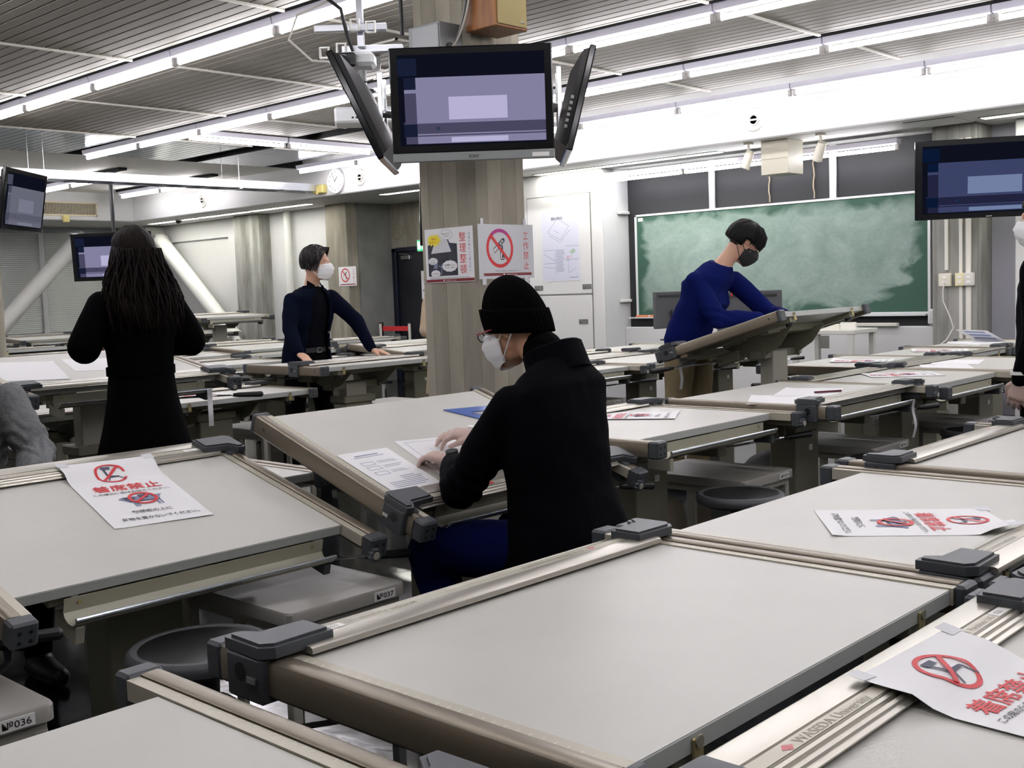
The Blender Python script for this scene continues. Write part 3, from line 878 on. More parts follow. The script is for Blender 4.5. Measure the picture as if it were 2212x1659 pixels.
# ---------------------------------------------------------------- things fixed on the pillar
M_BOXG = mat('grey_steel_box', '7d8080', .45, .2)
t = thing('junction_box', 'grey steel box high on the pillar above the front television', 'junction box', (4.06, 4.255, 2.45))
MB().box(-.08, .08, -.115, .115, 0, .255, .003).build('body', M_BOXG, t)
MB().box(-.086, -.08, -.11, .08, .01, .245, .002).build('door', mat('grey_steel_door', '8b8e8e', .4, .2), t)
MB().box(-.094, -.085, .05, .085, .06, .085, .002).build('latch', M_STEEL, t)
MB().tube([(-.01, -.113, .13), (-.01, -.118, .13)], .028, 16).build('cable_grommet', M_BLK, t)
for k, (dx, col, lab) in enumerate(((0, 'b9b6ad', 'pale cable arching from the pillar box to the ceiling'), (.03, '2a2a2b', 'black cable arching from the pillar box to the ceiling'), (.055, '8c8a85', 'grey cable arching from the pillar box to the ceiling'))):
    b = MB(); pts = []
    for i in range(14):
        u = i / 13
        pts.append((4.05 + .08 * u, 4.135 - (.06 * math.sin(math.pi * min(1, u * 1.3)) + .01) - .16 * u ** 2 + dx * u, 2.58 + .58 * u ** 1.3))
    b.tube(pts, .006, 8)
    tag(b.build('cable', mat('cable_%d' % k, col, .5)), lab, 'cable', 'pillar cables')
t = thing('wooden_speaker', 'wooden loudspeaker with beige grille high on the pillar', 'speaker', (4.232, 3.985, 2.655))
M_WOOD = mat('speaker_wood', 'a06a35', .45, col2='7d4c22', vscale=6, stretch=(6, 6, .6))
b = MB(); b.box(-.117, .117, -.105, .105, 0, .35, .004); b.build('cabinet', M_WOOD, t)
MB().box(-.106, .106, -.112, -.104, .012, .34, .002).build('grille', mat('speaker_cloth', '9c8d5f', .9, bump=.3, bscale=900), t)
MB().box(.055, .085, -.1145, -.111, .035, .042, .001).build('badge', M_STEEL, t)
# posters on the pillar ------------------------------------------------------
M_PAPER = mat('paper_white', 'f1f1f2', .55)
M_PAPERG = mat('poster_grey_laminate', 'd3d5d8', .3)
M_RED = mat('print_red', 'cf2b31', .55)
M_DRED = mat('print_maroon', '7d2528', .55)
M_NAVY = mat('print_slate', '3c3f57', .6)
M_SLATE = mat('print_slate_light', '7f86a3', .6)
M_YEL = mat('print_yellow', 'f2e235', .5)
M_BLUEP = mat('print_blue', '7d8fc4', .6)
M_MAG = mat('print_magenta', 'b02a83', .55)
M_PHOTO = mat('print_photo_dark', '3a3d47', .5, col2='1d1f26', vscale=14)
M_PHL = mat('print_photo_light', 'd9dadd', .5)
PM = [M_PAPER, M_RED, M_PRINTK, M_NAVY, M_SLATE, M_DRED, M_YEL, M_BLUEP, M_MAG, M_PHOTO, M_PHL, M_PAPERG, M_DIAM]
def flat_sheet(name, label, cat, O, ex, ey, w, h, mi=0, group=None, th=.0012):
    """sheet with lower left corner O; returns (object, fn) with fn(a, b, lift)"""
    O, ex, ey = Vector(O), Vector(ex).normalized(), Vector(ey).normalized()
    n = ex.cross(ey)
    M = Matrix(((ex.x, ey.x, n.x, O.x), (ex.y, ey.y, n.y, O.y), (ex.z, ey.z, n.z, O.z), (0, 0, 0, 1)))
    b = MB(); b.box(0, w, 0, h, 0, th, 0, 0)
    o = b.build(name, [PM[mi]], None, M)
    tag(o, label, cat, group)
    return o, (lambda lift: (lambda a, c: (a, c, th + lift)))
def cloud(b, f, cx, cy, rx, ry, mi, n=11):
    pts = []
    for k in range(n * 6):
        t = 2 * math.pi * k / (n * 6); r_ = 1 + .07 * abs(math.sin(t * n / 2))
        pts.append((cx + rx * r_ * math.cos(t), cy + ry * r_ * math.sin(t)))
    put_poly(b, pts, f, mi)
def cutter_icon(b, fn, cx, cy, s, sx=1.0):
    """utility knife and glue bottle"""
    def P(pts, mi, l, ang=0, ox=0, oy=0):
        ca, sa = math.cos(ang), math.sin(ang)
        put_poly(b, [(cx + sx * s * (ox + x * ca - y * sa), cy + s * (oy + x * sa + y * ca)) for x, y in pts], fn(l), mi)
    rr = lambda x0, x1, y0, y1: [(x0, y0), (x1, y0), (x1, y1), (x0, y1)]
    a = rad(38)
    P([(-.62, -.13), (.35, -.13), (.47, -.08), (.5, 0), (.47, .08), (.35, .13), (-.5, .13)], 2, .0004, a, -.02, .2)
    P([(-.58, -.09), (-.1, -.09), (-.1, .09), (-.49, .09)], 0, .0006, a, -.02, .2)
    for k in range(3): P(rr(-.48 + k * .12, -.46 + k * .12, -.09, .09), 2, .0008, a, -.02, .2)
    P(rr(.05, .34, -.07, .07), 0, .0006, a, -.02, .2); P(rr(.1, .28, -.035, .035), 2, .0008, a, -.02, .2)
    P([(-.05, .28), (.05, .28), (.07, 0), (.16, -.1), (.16, -.45), (.12, -.5), (-.12, -.5), (-.16, -.45), (-.16, -.1), (-.07, 0)], 2, .0004, 0, .18, -.12)
    P([(-.09, -.08), (.09, -.08), (.12, -.14), (.12, -.44), (-.12, -.44), (-.12, -.14)], 0, .0006, 0, .18, -.12)
    P([(-.02, -.16), (.1, -.16), (.1, -.4), (-.06, -.4)], 2, .0008, 0, .18, -.12)
def no_craft(name, label, O, ex, ey, w, h, mi, full=True, group=None):
    o, fn = flat_sheet(name, label, 'sign', O, ex, ey, w, h, mi, group)
    b = MB()
    cx, cy, R_ = w * .38, h * .56, h * .36
    put_ring(b, fn(.0004), cx, cy, R_, R_ * .82, 1, 56)
    if full:
        pts = [(cx + r_ * math.cos(rad(a)), cy + r_ * math.sin(rad(a))) for r_, aa in ((R_ * 1.0, range(50, 131, 8)), (R_ * .82, range(130, 49, -8))) for a in aa]
        put_poly(b, pts, fn(.0007), 8)
    cutter_icon(b, fn, cx, cy, R_ * .95)
    put_line(b, fn(.0012), (cx - R_ * .62, cy + R_ * .62), (cx + R_ * .62, cy - R_ * .62), R_ * .17, 1)
    b.build('prohibition_symbol', PM, o)
    b = MB()
    for k, ch in enumerate('工作禁止'):
        put_text(b, ch, fn(.0006), w * .855, h * (.73 - .185 * k), h * .165, 1, anchor='c', bold=-.004)
    b.build('lettering', PM, o)
    b = MB()
    put_poly(b, [(w * .08, h * .055), (w * .95, h * .055), (w * .95, h * .105), (w * .08, h * .105)], fn(.0004), 5)
    if full:
        put_text(b, 'Model making is prohibited here.', fn(.0006), w * .5, h * .135, h * .03, 3, anchor='c', width=w * .42)
        put_poly(b, [(w * .42, h * .08), (w * .44, h * .1), (w * .46, h * .08), (w * .44, h * .06)], fn(.0007), 0)
        put_text(b, 'WASEDA University', fn(.0007), w * .48, h * .068, h * .026, 0, width=w * .2)
        for x in (.05, .82): b.box(w * x, w * (x + .05), h * 1.0 - .01, h + .03, .0013, .002, 0, 10); b.box(w * x, w * (x + .07), -.03, .012, .0013, .002, 0, 10)
    b.build('footer_band', PM, o)
    return o
no_craft('poster', 'grey no-craft sign with knife and glue symbol on the right face of the pillar', (4.165, 4.1075, 1.415), (1, 0, .004), (0, 0, 1), .425, .285, 11)
no_craft('poster', 'small no-craft sign on the stained concrete column behind the navy blazer', (10.797, 13.65, 1.49), (0, -1, 0), (0, 0, 1), .42, .29, 0, False)
no_craft('poster', 'no-craft sign beside the machine poster, mostly hidden by the pillar', (10.497, 9.63, 1.42), (0, -1, 0), (0, 0, 1), .3, .26, 0, False)
# tidy-up poster, left face
o, fn = flat_sheet('poster', 'tidy-up poster with yellow burst and desk photo on the left face of the pillar', 'sign', (4.1365, 4.475, 1.405), (0, -1, .01), (0, 0, 1), .365, .285)
b = MB(); w, h = .365, .285
put_poly(b, [(.02, .035), (.245, .035), (.245, .2), (.12, .215), (.02, .2)], fn(.0004), 9)
put_poly(b, [(.045, .155), (.2, .16), (.17, .225), (.08, .225)], fn(.0006), 10)
put_poly(b, [(.205, .16), (.215, .165), (.18, .225), (.17, .225)], fn(.0006), 3)
put_poly(b, [(.06, .075), (.09, .075), (.095, .12), (.07, .12)], fn(.0007), 4); put_line(b, fn(.0007), (.12, .04), (.125, .1), .006, 4); put_line(b, fn(.0007), (.1, .09), (.16, .06), .006, 4)
b.build('desk_photo', PM, o)
b = MB(); pts = []
for k in range(28):
    t = 2 * math.pi * k / 28; r_ = 1 if k % 2 else (.66 + .06 * math.sin(k * 2.1))
    pts.append((.072 + .062 * r_ * math.cos(t), .225 + .036 * r_ * math.sin(t)))
put_poly(b, pts, fn(.001), 6)
put_text(b, '最後に', fn(.0014), .072, .227, .013, 1, anchor='c'); put_text(b, '忘れ物チェック', fn(.0014), .072, .21, .011, 1, anchor='c')
b.build('yellow_burst', PM, o)
b = MB()
for (cx, cy, rx, ry, l1, l2) in ((.165, .25, .046, .024, '製図台は水平に', 'して元の高さへ'), (.057, .115, .034, .017, 'チェアは', '元の位置へ'), (.185, .085, .054, .028, '角度調整レバーは', 'ロック（一番上）'), (.075, .048, .034, .018, 'ゴミはゼロ', '')):
    b = MB(); cloud(b, fn(.0008), cx, cy, rx + .0015, ry + .0015, 4); cloud(b, fn(.001), cx, cy, rx, ry, 0)
    put_text(b, l1, fn(.0014), cx, cy + (.002 if l2 else -.003), .0085, 2, anchor='c', width=rx * 1.5)
    if l2: put_text(b, l2, fn(.0014), cx, cy - .011, .0085, 2, anchor='c', width=rx * 1.4)
    b.build('speech_cloud', PM, o)
b = MB()
for k, ch in enumerate('整理整頓'): put_text(b, ch, fn(.0006), .286, .213 - .056 * k, .052, 1, anchor='c')
for k, ch in enumerate('作業が終わって帰る前に'): put_text(b, ch, fn(.0006), .337, .238 - .0185 * k, .0165, 7, anchor='c')
put_text(b, 'Please be organized and take care not to leave any items.', fn(.0006), .03, .021, .0095, 3, width=.3)
b.build('lettering', PM, o)
b = MB(); put_poly(b, [(.0, .003), (.365, .003), (.365, .018), (.0, .018)], fn(.0004), 5)
put_poly(b, [(.13, .0105), (.136, .0165), (.142, .0105), (.136, .0045)], fn(.0007), 0); put_text(b, 'WASEDA University', fn(.0007), .15, .0075, .008, 0, width=.08)
b.build('footer_band', PM, o)

# ---------------------------------------------------------------- door recess
t = thing('door_1', 'dark navy steel door in the recess', 'door', (11.65, 12.7, 0)); t['kind'] = 'structure'
M_DOOR = mat('navy_door_paint', '1e2026', .45); M_DFR = mat('navy_frame_paint', '14182a', .4)
MB().box(.03, .08, -.58, .57, .01, 2.0, .003).build('door_leaf', M_DOOR, t)
b = MB(); b.box(-.02, .1, .58, .67, 0, 2.04, .004); b.box(-.02, .1, -.6, .67, 1.99, 2.05, .004); b.build('door_frame', M_DFR, t)
b = MB(); b.box(-.03, .03, .25, .45, 1.87, 1.93, .004); b.tube([(-.01, .28, 1.94), (-.01, .5, 1.96)], .009, 8); b.build('door_closer', M_STEEL, t)
MB().box(.031, .06, -.58, -.575, 1, 1.05).build('door_edge', M_DFR, t)
o, fn = flat_sheet('poster', 'white no-entry notice with two black lines on the dark door', 'sign', (11.66, 12.74, 1.25), (0, -1, 0), (0, 0, 1), .3, .43)
b = MB(); put_ring(b, fn(.0004), .15, .3, .095, .077, 1); b.build('prohibition_symbol', PM, o)
b = MB(); put_poly(b, [(.13, .25), (.17, .25), (.165, .33), (.135, .33)], fn(.0006), 2); put_ring(b, fn(.0006), .15, .345, .014, .001, 2, 16); b.build('walking_figure', PM, o)
b = MB(); put_line(b, fn(.001), (.085, .36), (.215, .24), .014, 1); put_text(b, '教職員以外', fn(.0006), .15, .105, .05, 2, anchor='c', bold=.02); put_text(b, '通行禁止', fn(.0006), .15, .04, .05, 2, anchor='c', bold=.02); b.build('lettering', PM, o)
t = thing('exit_sign', 'green and white exit sign above the dark door', 'sign', (11.62, 12.6, 2.06))
MB().box(-.04, .0, -.12, .12, -.09, .09, .004).build('housing', M_BAR, t)
MB().box(-.046, -.04, -.11, .11, -.08, .08, .0).build('lit_panel', emit('exit_green', '2fae6e', .9), t)
b = MB(); f_ = lambda a, c: (-.047, -a, c); put_poly(b, [(-.1, -.06), (-.03, -.06), (-.03, .06), (-.1, .06)], f_); put_poly(b, [(.0, -.06), (.04, -.05), (.05, .02), (.02, .06), (-.01, .02)], f_); b.build('pictogram', emit('exit_white', 'eafff2', .9), t)
t = thing('belt_barrier', 'low barrier with red belt between two white posts in front of the dark door', 'barrier', (11.2, 12.86, 0))
for y in (.33, -.33):
    b = MB(); b.tube([(0, y, 0), (0, y, .9)], .03, 14, 0); b.tube([(0, y, .9), (0, y, .92)], .034, 14, 1); b.lathe([(.14, 0), (.14, .015), (.04, .03)], 20, (0, y, 0), 1)
    b.box(-.012, .012, y - .043, y - .028, .1, .92, 0, 1)
    b.build('post', [M_BAR, M_BLK], t)
MB().box(-.003, .003, -.3, .3, .79, .86).build('belt', M_RED, t)

# ---------------------------------------------------------------- cupboard wall
b = MB(); y0, y1 = 8.47, 9.46
M_GAP = mat('shadow_gap', '77786f', .7)
for nm, z0, z1 in (('upper', 1.275, 2.46), ('lower', .1, 1.255)):
    t = thing('cupboard_door', nm + ' white flush cupboard door left of the chalkboard', 'cupboard door', (10.4885, 8.965, z0), 0, 'white cupboard doors')
    MB().box(-.004, .0105, -.495, .495, 0, z1 - z0, .002).build('panel', M_WHITE2, t)
    for yy in ((.34, -.43) if nm == 'upper' else (-.36,)):
        zz = .03 + .05 if nm == 'upper' else z1 - z0 - .32
        b = MB(); b.box(-.009, -.003, yy - .07, yy + .07, zz - .03, zz + .03, .002, 0); b.box(-.0095, -.008, yy - .055, yy + .055, zz - .02, zz + .02, 0, 1); b.box(-.02, -.008, yy + .02, yy + .045, zz - .018, zz + .018, .003, 0)
        b.build('recessed_handle', [M_STEEL, M_GAP], t)
    b = MB(); b.box(.006, .0105, -.507, -.495, -.01, z1 - z0 + .01); b.box(.006, .0105, .495, .507, -.01, z1 - z0 + .01); b.box(.006, .0105, -.507, .507, z1 - z0, z1 - z0 + .012); b.build('shadow_gap', M_GAP, t)
o, fn = flat_sheet('poster', 'large laminated machine diagram poster on the white cupboard door', 'poster', (10.482, 9.23, 1.43), (0, -1, 0), (0, 0, 1), .6, .85)
b = MB(); M_LAM = mat('laminated_print', 'dfe1ee', .18)
b.box(.008, .592, .008, .842, .0013, .0018, 0, 0); b.build('print_sheet', M_LAM, o)
b = MB(); f2 = fn(.0008)
for (p, q) in (((.1, .6), (.3, .5)), ((.3, .5), (.44, .66)), ((.44, .66), (.26, .76)), ((.26, .76), (.1, .6)), ((.12, .56), (.3, .47)), ((.3, .47), (.46, .62)), ((.2, .62), (.28, .58)), ((.03, .34), (.22, .24)), ((.03, .18), (.2, .16)), ((.42, .1), (.42, .22)), ((.42, .1), (.54, .15)), ((.02, .38), (.21, .38)), ((.21, .08), (.21, .38)), ((.02, .22), (.21, .22)), ((.38, .42), (.58, .42)), ((.38, .26), (.58, .26))):
    put_line(b, f2, p, q, .004, 0)
put_poly(b, [(.44, .35), (.5, .39), (.54, .36), (.48, .32)], f2, 1)
b.build('diagram', [M_SLATE, mat('print_sage', 'a9bfa9', .5)], o)
b = MB()
put_text(b, '製図台の使用方法', f2, .16, .745, .04, 2, width=.18, bold=.02)
rr_ = random.Random(5)
for k in range(22): put_line(b, f2, (.225, .38 - k * .0125), (.225 + .1 + .04 * rr_.random(), .38 - k * .0125), .004, 4, 1)
for k in range(8): put_line(b, f2, (.39, .31 - k * .008 - .01), (.42 + .1 * rr_.random(), .31 - k * .008 - .01), .003, 12 if k < 3 else 4, 1)
put_line(b, f2, (.43, .045), (.57, .045), .006, 4)
b.build('lettering', PM, o)
for k, z in enumerate((2.2, 1.15)):
    MBX = MB().box(10.78, 10.97, 8.235, 8.283, z, z + .035, .006)
    tag(MBX.build('wall_hook', M_WHITE), '%s white peg on the grey return beside the chalkboard' % ('upper', 'lower')[k], 'peg', 'white pegs')

# ---------------------------------------------------------------- chalkboard
def chalk_mat():
    m = mat('chalkboard_green', '2f4f3f', .7)
    nt = m.node_tree; b_ = nt.nodes['Principled BSDF']
    tc = nt.nodes.new('ShaderNodeTexCoord')
    mp = nt.nodes.new('ShaderNodeMapping'); mp.inputs['Scale'].default_value = (1, 1.1, 1.7); mp.inputs['Rotation'].default_value = (rad(25), 0, 0)
    nt.links.new(tc.outputs['Object'], mp.inputs[0])
    n1 = nt.nodes.new('ShaderNodeTexNoise'); n1.inputs['Scale'].default_value = 1.7; n1.inputs['Detail'].default_value = 8; n1.inputs['Distortion'].default_value = 1.2
    nt.links.new(mp.outputs[0], n1.inputs[0])
    n2 = nt.nodes.new('ShaderNodeTexNoise'); n2.inputs['Scale'].default_value = 7; n2.inputs['Detail'].default_value = 6; n2.inputs['Distortion'].default_value = 2.5
    nt.links.new(mp.outputs[0], n2.inputs[0])
    # wiped patch: chalk film everywhere but the rim and the lower right corner
    sp = nt.nodes.new('ShaderNodeSeparateXYZ'); nt.links.new(tc.outputs['Object'], sp.inputs[0])
    def M_(op, a, bb):
        q = nt.nodes.new('ShaderNodeMath'); q.operation = op
        for i, v in enumerate((a, bb)):
            if isinstance(v, (int, float)): q.inputs[i].default_value = v
            else: nt.links.new(v, q.inputs[i])
        return q.outputs[0]
    w1 = M_('MULTIPLY', M_('SUBTRACT', n1.outputs[0], .5), .45)
    ey = M_('SUBTRACT', 1.72, M_('ABSOLUTE', M_('ADD', sp.outputs[1], w1), 0))
    ez = M_('SUBTRACT', .57, M_('ABSOLUTE', M_('ADD', sp.outputs[2], w1), 0))
    # cut corner at (-y, -z)
    cc = M_('ADD', M_('ADD', M_('MULTIPLY', sp.outputs[1], .75), sp.outputs[2]), M_('ADD', 1.38, M_('MULTIPLY', w1, 2.0)))
    e = M_('MINIMUM', M_('MINIMUM', ey, ez), cc)
    mr = nt.nodes.new('ShaderNodeMapRange'); mr.inputs[1].default_value = 0; mr.inputs[2].default_value = .1
    nt.links.new(e, mr.inputs[0])
    f = M_('MULTIPLY', mr.outputs[0], M_('ADD', .12, M_('ADD', M_('MULTIPLY', n1.outputs[0], .62), M_('MULTIPLY', n2.outputs[0], .32))))
    mx = nt.nodes.new('ShaderNodeMix'); mx.data_type = 'RGBA'
    mx.inputs[6].default_value = lin('2e5243') + (1,); mx.inputs[7].default_value = lin('9aaba2') + (1,)
    nt.links.new(f, mx.inputs[0]); nt.links.new(mx.outputs[2], b_.inputs['Base Color'])
    return m
t = thing('chalkboard', 'long green chalkboard with smeared chalk on the dark wall', 'chalkboard', (10.97, 6.36, 1.575))
MB().box(-.012, .03, -1.77, 1.77, -.585, .585).build('writing_surface', chalk_mat(), t)
b = MB(); M_WFR = mat('chalkboard_frame', 'd8dadb', .4, .3)
b.box(-.02, .03, -1.8, 1.8, .585, .61, .003); b.box(-.02, .03, -1.8, 1.8, -.61, -.585, .003); b.box(-.02, .03, 1.77, 1.8, -.61, .61, .003); b.box(-.02, .03, -1.8, -1.77, -.61, .61, .003)
b.box(-.0135, -.011, 1.68, 1.75, .53, .57)
b.build('board_frame', M_WFR, t)
b = MB(); b.prism([(-.1, -.622), (-.1, -.606), (-.094, -.606), (-.09, -.616), (.03, -.616), (.03, -.625)], 'y', -1.78, 1.86); b.build('chalk_tray', M_WFR, t)
M_ERO = mat('orange_felt_eraser', 'd98a55', .8)
for k, y in enumerate((8.06, 7.86)):
    t = thing('board_eraser', '%s orange board eraser at the left end of the chalk tray' % ('left', 'right')[k], 'eraser', (10.925, y, .961), 0, 'orange board erasers')
    MB().box(-.025, .025, -.08, .08, 0, .018, .004).build('felt_pad', mat('eraser_felt', 'c9764a', .9), t)
    MB().box(-.022, .022, -.075, .075, .018, .03, .003).build('grip', M_ERO, t)
tag(MB().box(10.82, 10.879, 4.85, 5.3, .852, .885, .004).build('chalk_box', M_BAR), 'flat box on the white ledge below the chalkboard right end', 'box')
tag(MB().box(10.84, 10.9, 4.405, 4.55, .86, 1.02, .02).build('wall_speaker', M_WHITE), 'small white rounded box beside the lower right corner of the chalkboard', 'box')
for k, y in enumerate((6.35, 5.82)):
    pts = [(10.98, y + .008 * math.sin(i * 1.7), 2.62 - .06 * i) for i in range(8)]
    tag(MB().tube(pts, .007, 6).build('beige_string', mat('beige_cord', 'a89c84', .7)), '%s frayed beige cord on the dark wall above the chalkboard' % ('left', 'right')[k], 'cord', 'wall cords')
# conduits on the right column
b = MB()
for k, (y, w_, z0) in enumerate(((4.255, .03, 1.39), (4.12, .03, .05), (4.05, .045, .05))):
    t = tag(MB().box(10.575, 10.6, y - w_ / 2, y + w_ / 2, z0, 2.6, .003).build('cable_duct', mat('duct_cream', 'e4e2d8', .45)), '%s white cable duct on the concrete column right of the chalkboard' % ('left short', 'middle', 'right wide')[k], 'cable duct', 'white cable ducts')
for k, (y0, y1, m) in enumerate(((4.2, 4.31, 'e3dfcd'), (4.075, 4.155, 'e8dfb4'), (3.985, 4.075, 'd9d6cc'))):
    t = thing('socket_box', '%s socket box on the concrete column right of the chalkboard' % ('left', 'cream middle', 'right')[k], 'socket', (10.56, (y0 + y1) / 2, 1.3), 0, 'socket boxes')
    h_ = (y1 - y0) / 2
    MB().box(-.03, .014, -h_, h_, -.06, .06, .004).build('box', mat('socket_%d' % k, m, .4), t)
    b = MB(); b.box(-.034, -.029, -.02, .02, .012, .035, .002); b.box(-.034, -.029, -.02, .02, -.035, -.012, .002); b.build('sockets', M_STICK, t)
pts = [(10.52, 4.25, 1.31), (10.51, 4.26, 1.2), (10.54, 4.27, 1.1), (10.53, 4.2, .95), (10.53, 4.17, .85), (10.5, 4.22, .74), (10.42, 4.3, .66)]
tag(MB().tube(pts, .006, 8).build('hanging_flex', M_BAR), 'white power cord hanging from the left socket box', 'cord')

# ---------------------------------------------------------------- soffit fittings
t = thing('screen_box', 'beige steel box hung under the soffit between two spotlights', 'box', (10.2, 5.75, 2.4))
MB().box(-.15, .15, -.15, .15, 0, .334, .003).build('casing', mat('beige_steel', 'b7b3a1', .45), t)
MB().box(-.152, -.149, -.15, .15, .15, .154).build('seam', M_GAP, t)
for k, (y, yaw, lean) in enumerate(((6.04, .5, .35), (5.25, -.6, .6))):
    t = thing('spotlight', '%s cream spotlight beside the beige box under the soffit' % ('left', 'right')[k], 'spotlight', (10.05, y, SOF), yaw, 'cream spotlights')
    M_CR = mat('spotlight_cream', 'd6d2c2', .4)
    MB().lathe([(.05, -.02), (.05, 0)], 20).build('ceiling_rose', M_CR, t)
    MB().tube([(0, 0, -.02), (0, 0, -.11)], .012, 10).build('stem', M_CR, t)
    b = MB(); b.lathe([(.02, .06), (.04, .055), (.045, .0), (.047, -.1), (.05, -.1), (.05, -.13), (.043, -.13), (.038, -.115), (0, -.112)], 24)
    b.build('lamp_head', M_CR, t, Matrix.Translation((0, 0, -.13)) @ Matrix.Rotation(lean, 4, 'X'))
t = thing('soffit_hatch', 'flush square hatch in the soffit above the right television', 'hatch', (10.3, 4.2, SOF))
b = MB(); b.box(-.25, .25, -.22, .22, -.005, -.0005, .001); b.build('panel', M_WHITE, t)
b = MB(); b.box(-.262, -.25, -.232, .232, -.004, -.0005); b.box(.25, .262, -.232, .232, -.004, -.0005); b.build('shadow_gap', M_DARKB, t)

# ---------------------------------------------------------------- bulkhead fittings
t = thing('wall_clock', 'round white wall clock on the bulkhead above the navy blazer person', 'clock', (FX, 12.40, 2.925))
MB().lathe([(.0, -.03), (.165, -.03), (.172, -.034), (.18, -.03), (.182, -.01), (.18, 0)], 48, ax='x').build('case', mat('clock_case', 'dfe0e2', .25, .3), t)
b = MB()
fc = lambda a, c: (-.0325, -a, c)
MB().lathe([(.0, -.0315), (.163, -.0315), (.163, -.03)], 48, ax='x').build('dial', M_PAPER, t)
for k in range(1, 13):
    a = rad(90 - 30 * k); put_text(b, str(k), fc, .128 * math.cos(a), .128 * math.sin(a) - .014, .042, 0, anchor='c', bold=.01)
b.build('numerals', M_NAVY, t)
for nm, a, L, w_ in (('minute_hand', 122, .125, .008), ('hour_hand', 42, .08, .011), ('second_hand', -55, .11, .003)):
    b = MB(); a = rad(a); put_line(b, lambda x, c: (-.035, -x, c), (-.02 * math.cos(a), -.02 * math.sin(a)), (L * math.cos(a), L * math.sin(a)), w_, 0, 1); b.build(nm, M_PRINTK, t)
for k, (y, lab) in enumerate(((11.89, 'round air vent right of the wall clock'), (15.79, 'round air vent on the bulkhead near the far corner'), (5.85, 'round air vent on the bulkhead above the chalkboard'))):
    t = thing('air_vent', lab, 'vent', (FX, y, 2.925), 0, 'round air vents')
    MB().lathe([(.078, -.006), (.085, -.018), (.105, -.016), (.115, -.004), (.115, 0)], 36, ax='x').build('outer_ring', M_BAR, t)
    MB().lathe([(0, -.002), (.08, -.002), (.08, 0)], 30, ax='x').build('opening', M_BLK, t)
    b = MB(); b.lathe([(.04, -.012), (.044, -.025), (.055, -.025), (.058, -.012)], 28, ax='x'); b.box(-.022, -.012, -.085, .085, -.008, .008, .002); b.build('jet_ring', M_BAR, t)
MB_ = MB().box(-.085, 0, -.115, .115, -.06, .06, .012)
t = thing('alarm_box', 'pale yellow box on the bulkhead left of the wall clock', 'box', (FX, 12.73, 2.835)); MB_.build('casing', mat('pale_yellow_plastic', 'd9cb7d', .45), t)
MB().box(-.095, -.085, -.02, .02, -.075, .02, .003).build('tab', mat('pale_yellow_plastic', 'd9cb7d', .45), t)
t = thing('alarm_box', 'small pale yellow box below the air grille', 'box', (8.62, FY, 2.76)); MB().box(-.05, .05, -.06, 0, -.06, .05, .01).build('casing', mat('pale_yellow_plastic', 'd9cb7d', .45), t)
MB().box(-.015, .015, -.068, -.06, -.03, .02, .003).build('tab', mat('pale_yellow_plastic', 'd9cb7d', .45), t)
t = thing('air_grille', 'long cream air grille on the far bulkhead', 'grille', (8.64, FY, 2.92))
b = MB(); M_CRM = mat('grille_cream', 'cfc3a3', .45)
b.box(-.54, .54, -.015, 0, .09, .115, .003); b.box(-.54, .54, -.015, 0, -.115, -.09, .003); b.box(-.54, -.515, -.015, 0, -.115, .115, .003); b.box(.515, .54, -.015, 0, -.115, .115, .003); b.build('grille_frame', M_CRM, t)
MB().box(-.515, .515, -.002, -.0005, -.09, .09).build('duct_opening', M_BLK, t)
b = MB()
for k in range(42):
    x = -.5 + k * 1.0 / 41
    b.box(x - .004, x + .004, -.013, -.003, -.09, .09)
fo = b.build('fins', M_CRM, t)
# cable tray
t = thing('cable_tray', 'aluminium ladder cable tray hung below the ceiling running to the bulkhead', 'cable tray', (0, 12.93, 2.86))
for k, y in enumerate((-.16, .16)):
    b = MB(); b.prism([(y - .015 * (1 if y < 0 else -1), -.05), (y, -.05), (y, .05), (y - .015 * (1 if y < 0 else -1), .05)], 'x', 1.0, 9.83); b.build('side_rail', M_ALU, t)
for k in range(29): MB().box(1.2 + k * .3, 1.23 + k * .3, -.16, .16, -.05, -.035).build('rung', M_ALU, t)
b = MB()
for y in (-.1, -.02, .05): b.tube([(1.0 + i * .6, y + .03 * math.sin(i * 1.3 + y * 20), .02 + .02 * math.sin(i * 2.1 + y * 9)) for i in range(15)], .014, 6)
b.build('cable_bundle', M_BLK, t)
for x, nm in ((5.9, 'a'), (8.5, 'b')):
    b = MB()
    for y in (-.2, .2): b.tube([(x, y, -.06), (x, y, .36)], .005, 6)
    b.box(x - .02, x + .02, -.24, .24, -.07, -.052); b.build('hanger', M_STEEL, t)
# braces
M_BR = mat('brace_white_paint', 'd9d9d4', .4, var=.05)
def brace(label, p, q, n_out):
    t = thing('steel_brace', label, 'brace', p, 0, 'white diagonal steel braces')
    P_, Q_ = Vector((0, 0, 0)), Vector(q) - Vector(p); d = Q_.normalized()
    MB().tube([P_, Q_], .135, 28).build('pipe', M_BR, t)
    MB().tube([P_ - d * .04, P_], .15, 28).build('collar', M_BR, t)
    MB().tube([Q_, Q_ + d * .04], .15, 28).build('collar', M_BR, t)
    b = MB(); b.tube([P_ - d * .25, P_ - d * .04], .07, 14); b.tube([Q_ + d * .04, Q_ + d * .22], .07, 14); b.build('pin_lug', M_BR, t)
    return t
brace('thick white diagonal brace rising to the right in front of the blinds', (7.12, 18.85, .3), (9.2, 18.85, 2.42), 0)
brace('thick white diagonal brace falling to the right beside the grey concrete column', (10.62, 16.3, .72), (10.75, 18.68, 2.43), 0)
tag(MB().box(10.6, 10.99, 18.92, 19.1, 2.3, 2.72, .01).build('brace_bracket', M_BR), 'white gusset bracket at the top of the right-hand brace', 'bracket')
t = thing('dome_camera', 'small dark dome camera under the soffit by the right-hand brace', 'camera', (10.3, 17.3, SOF))
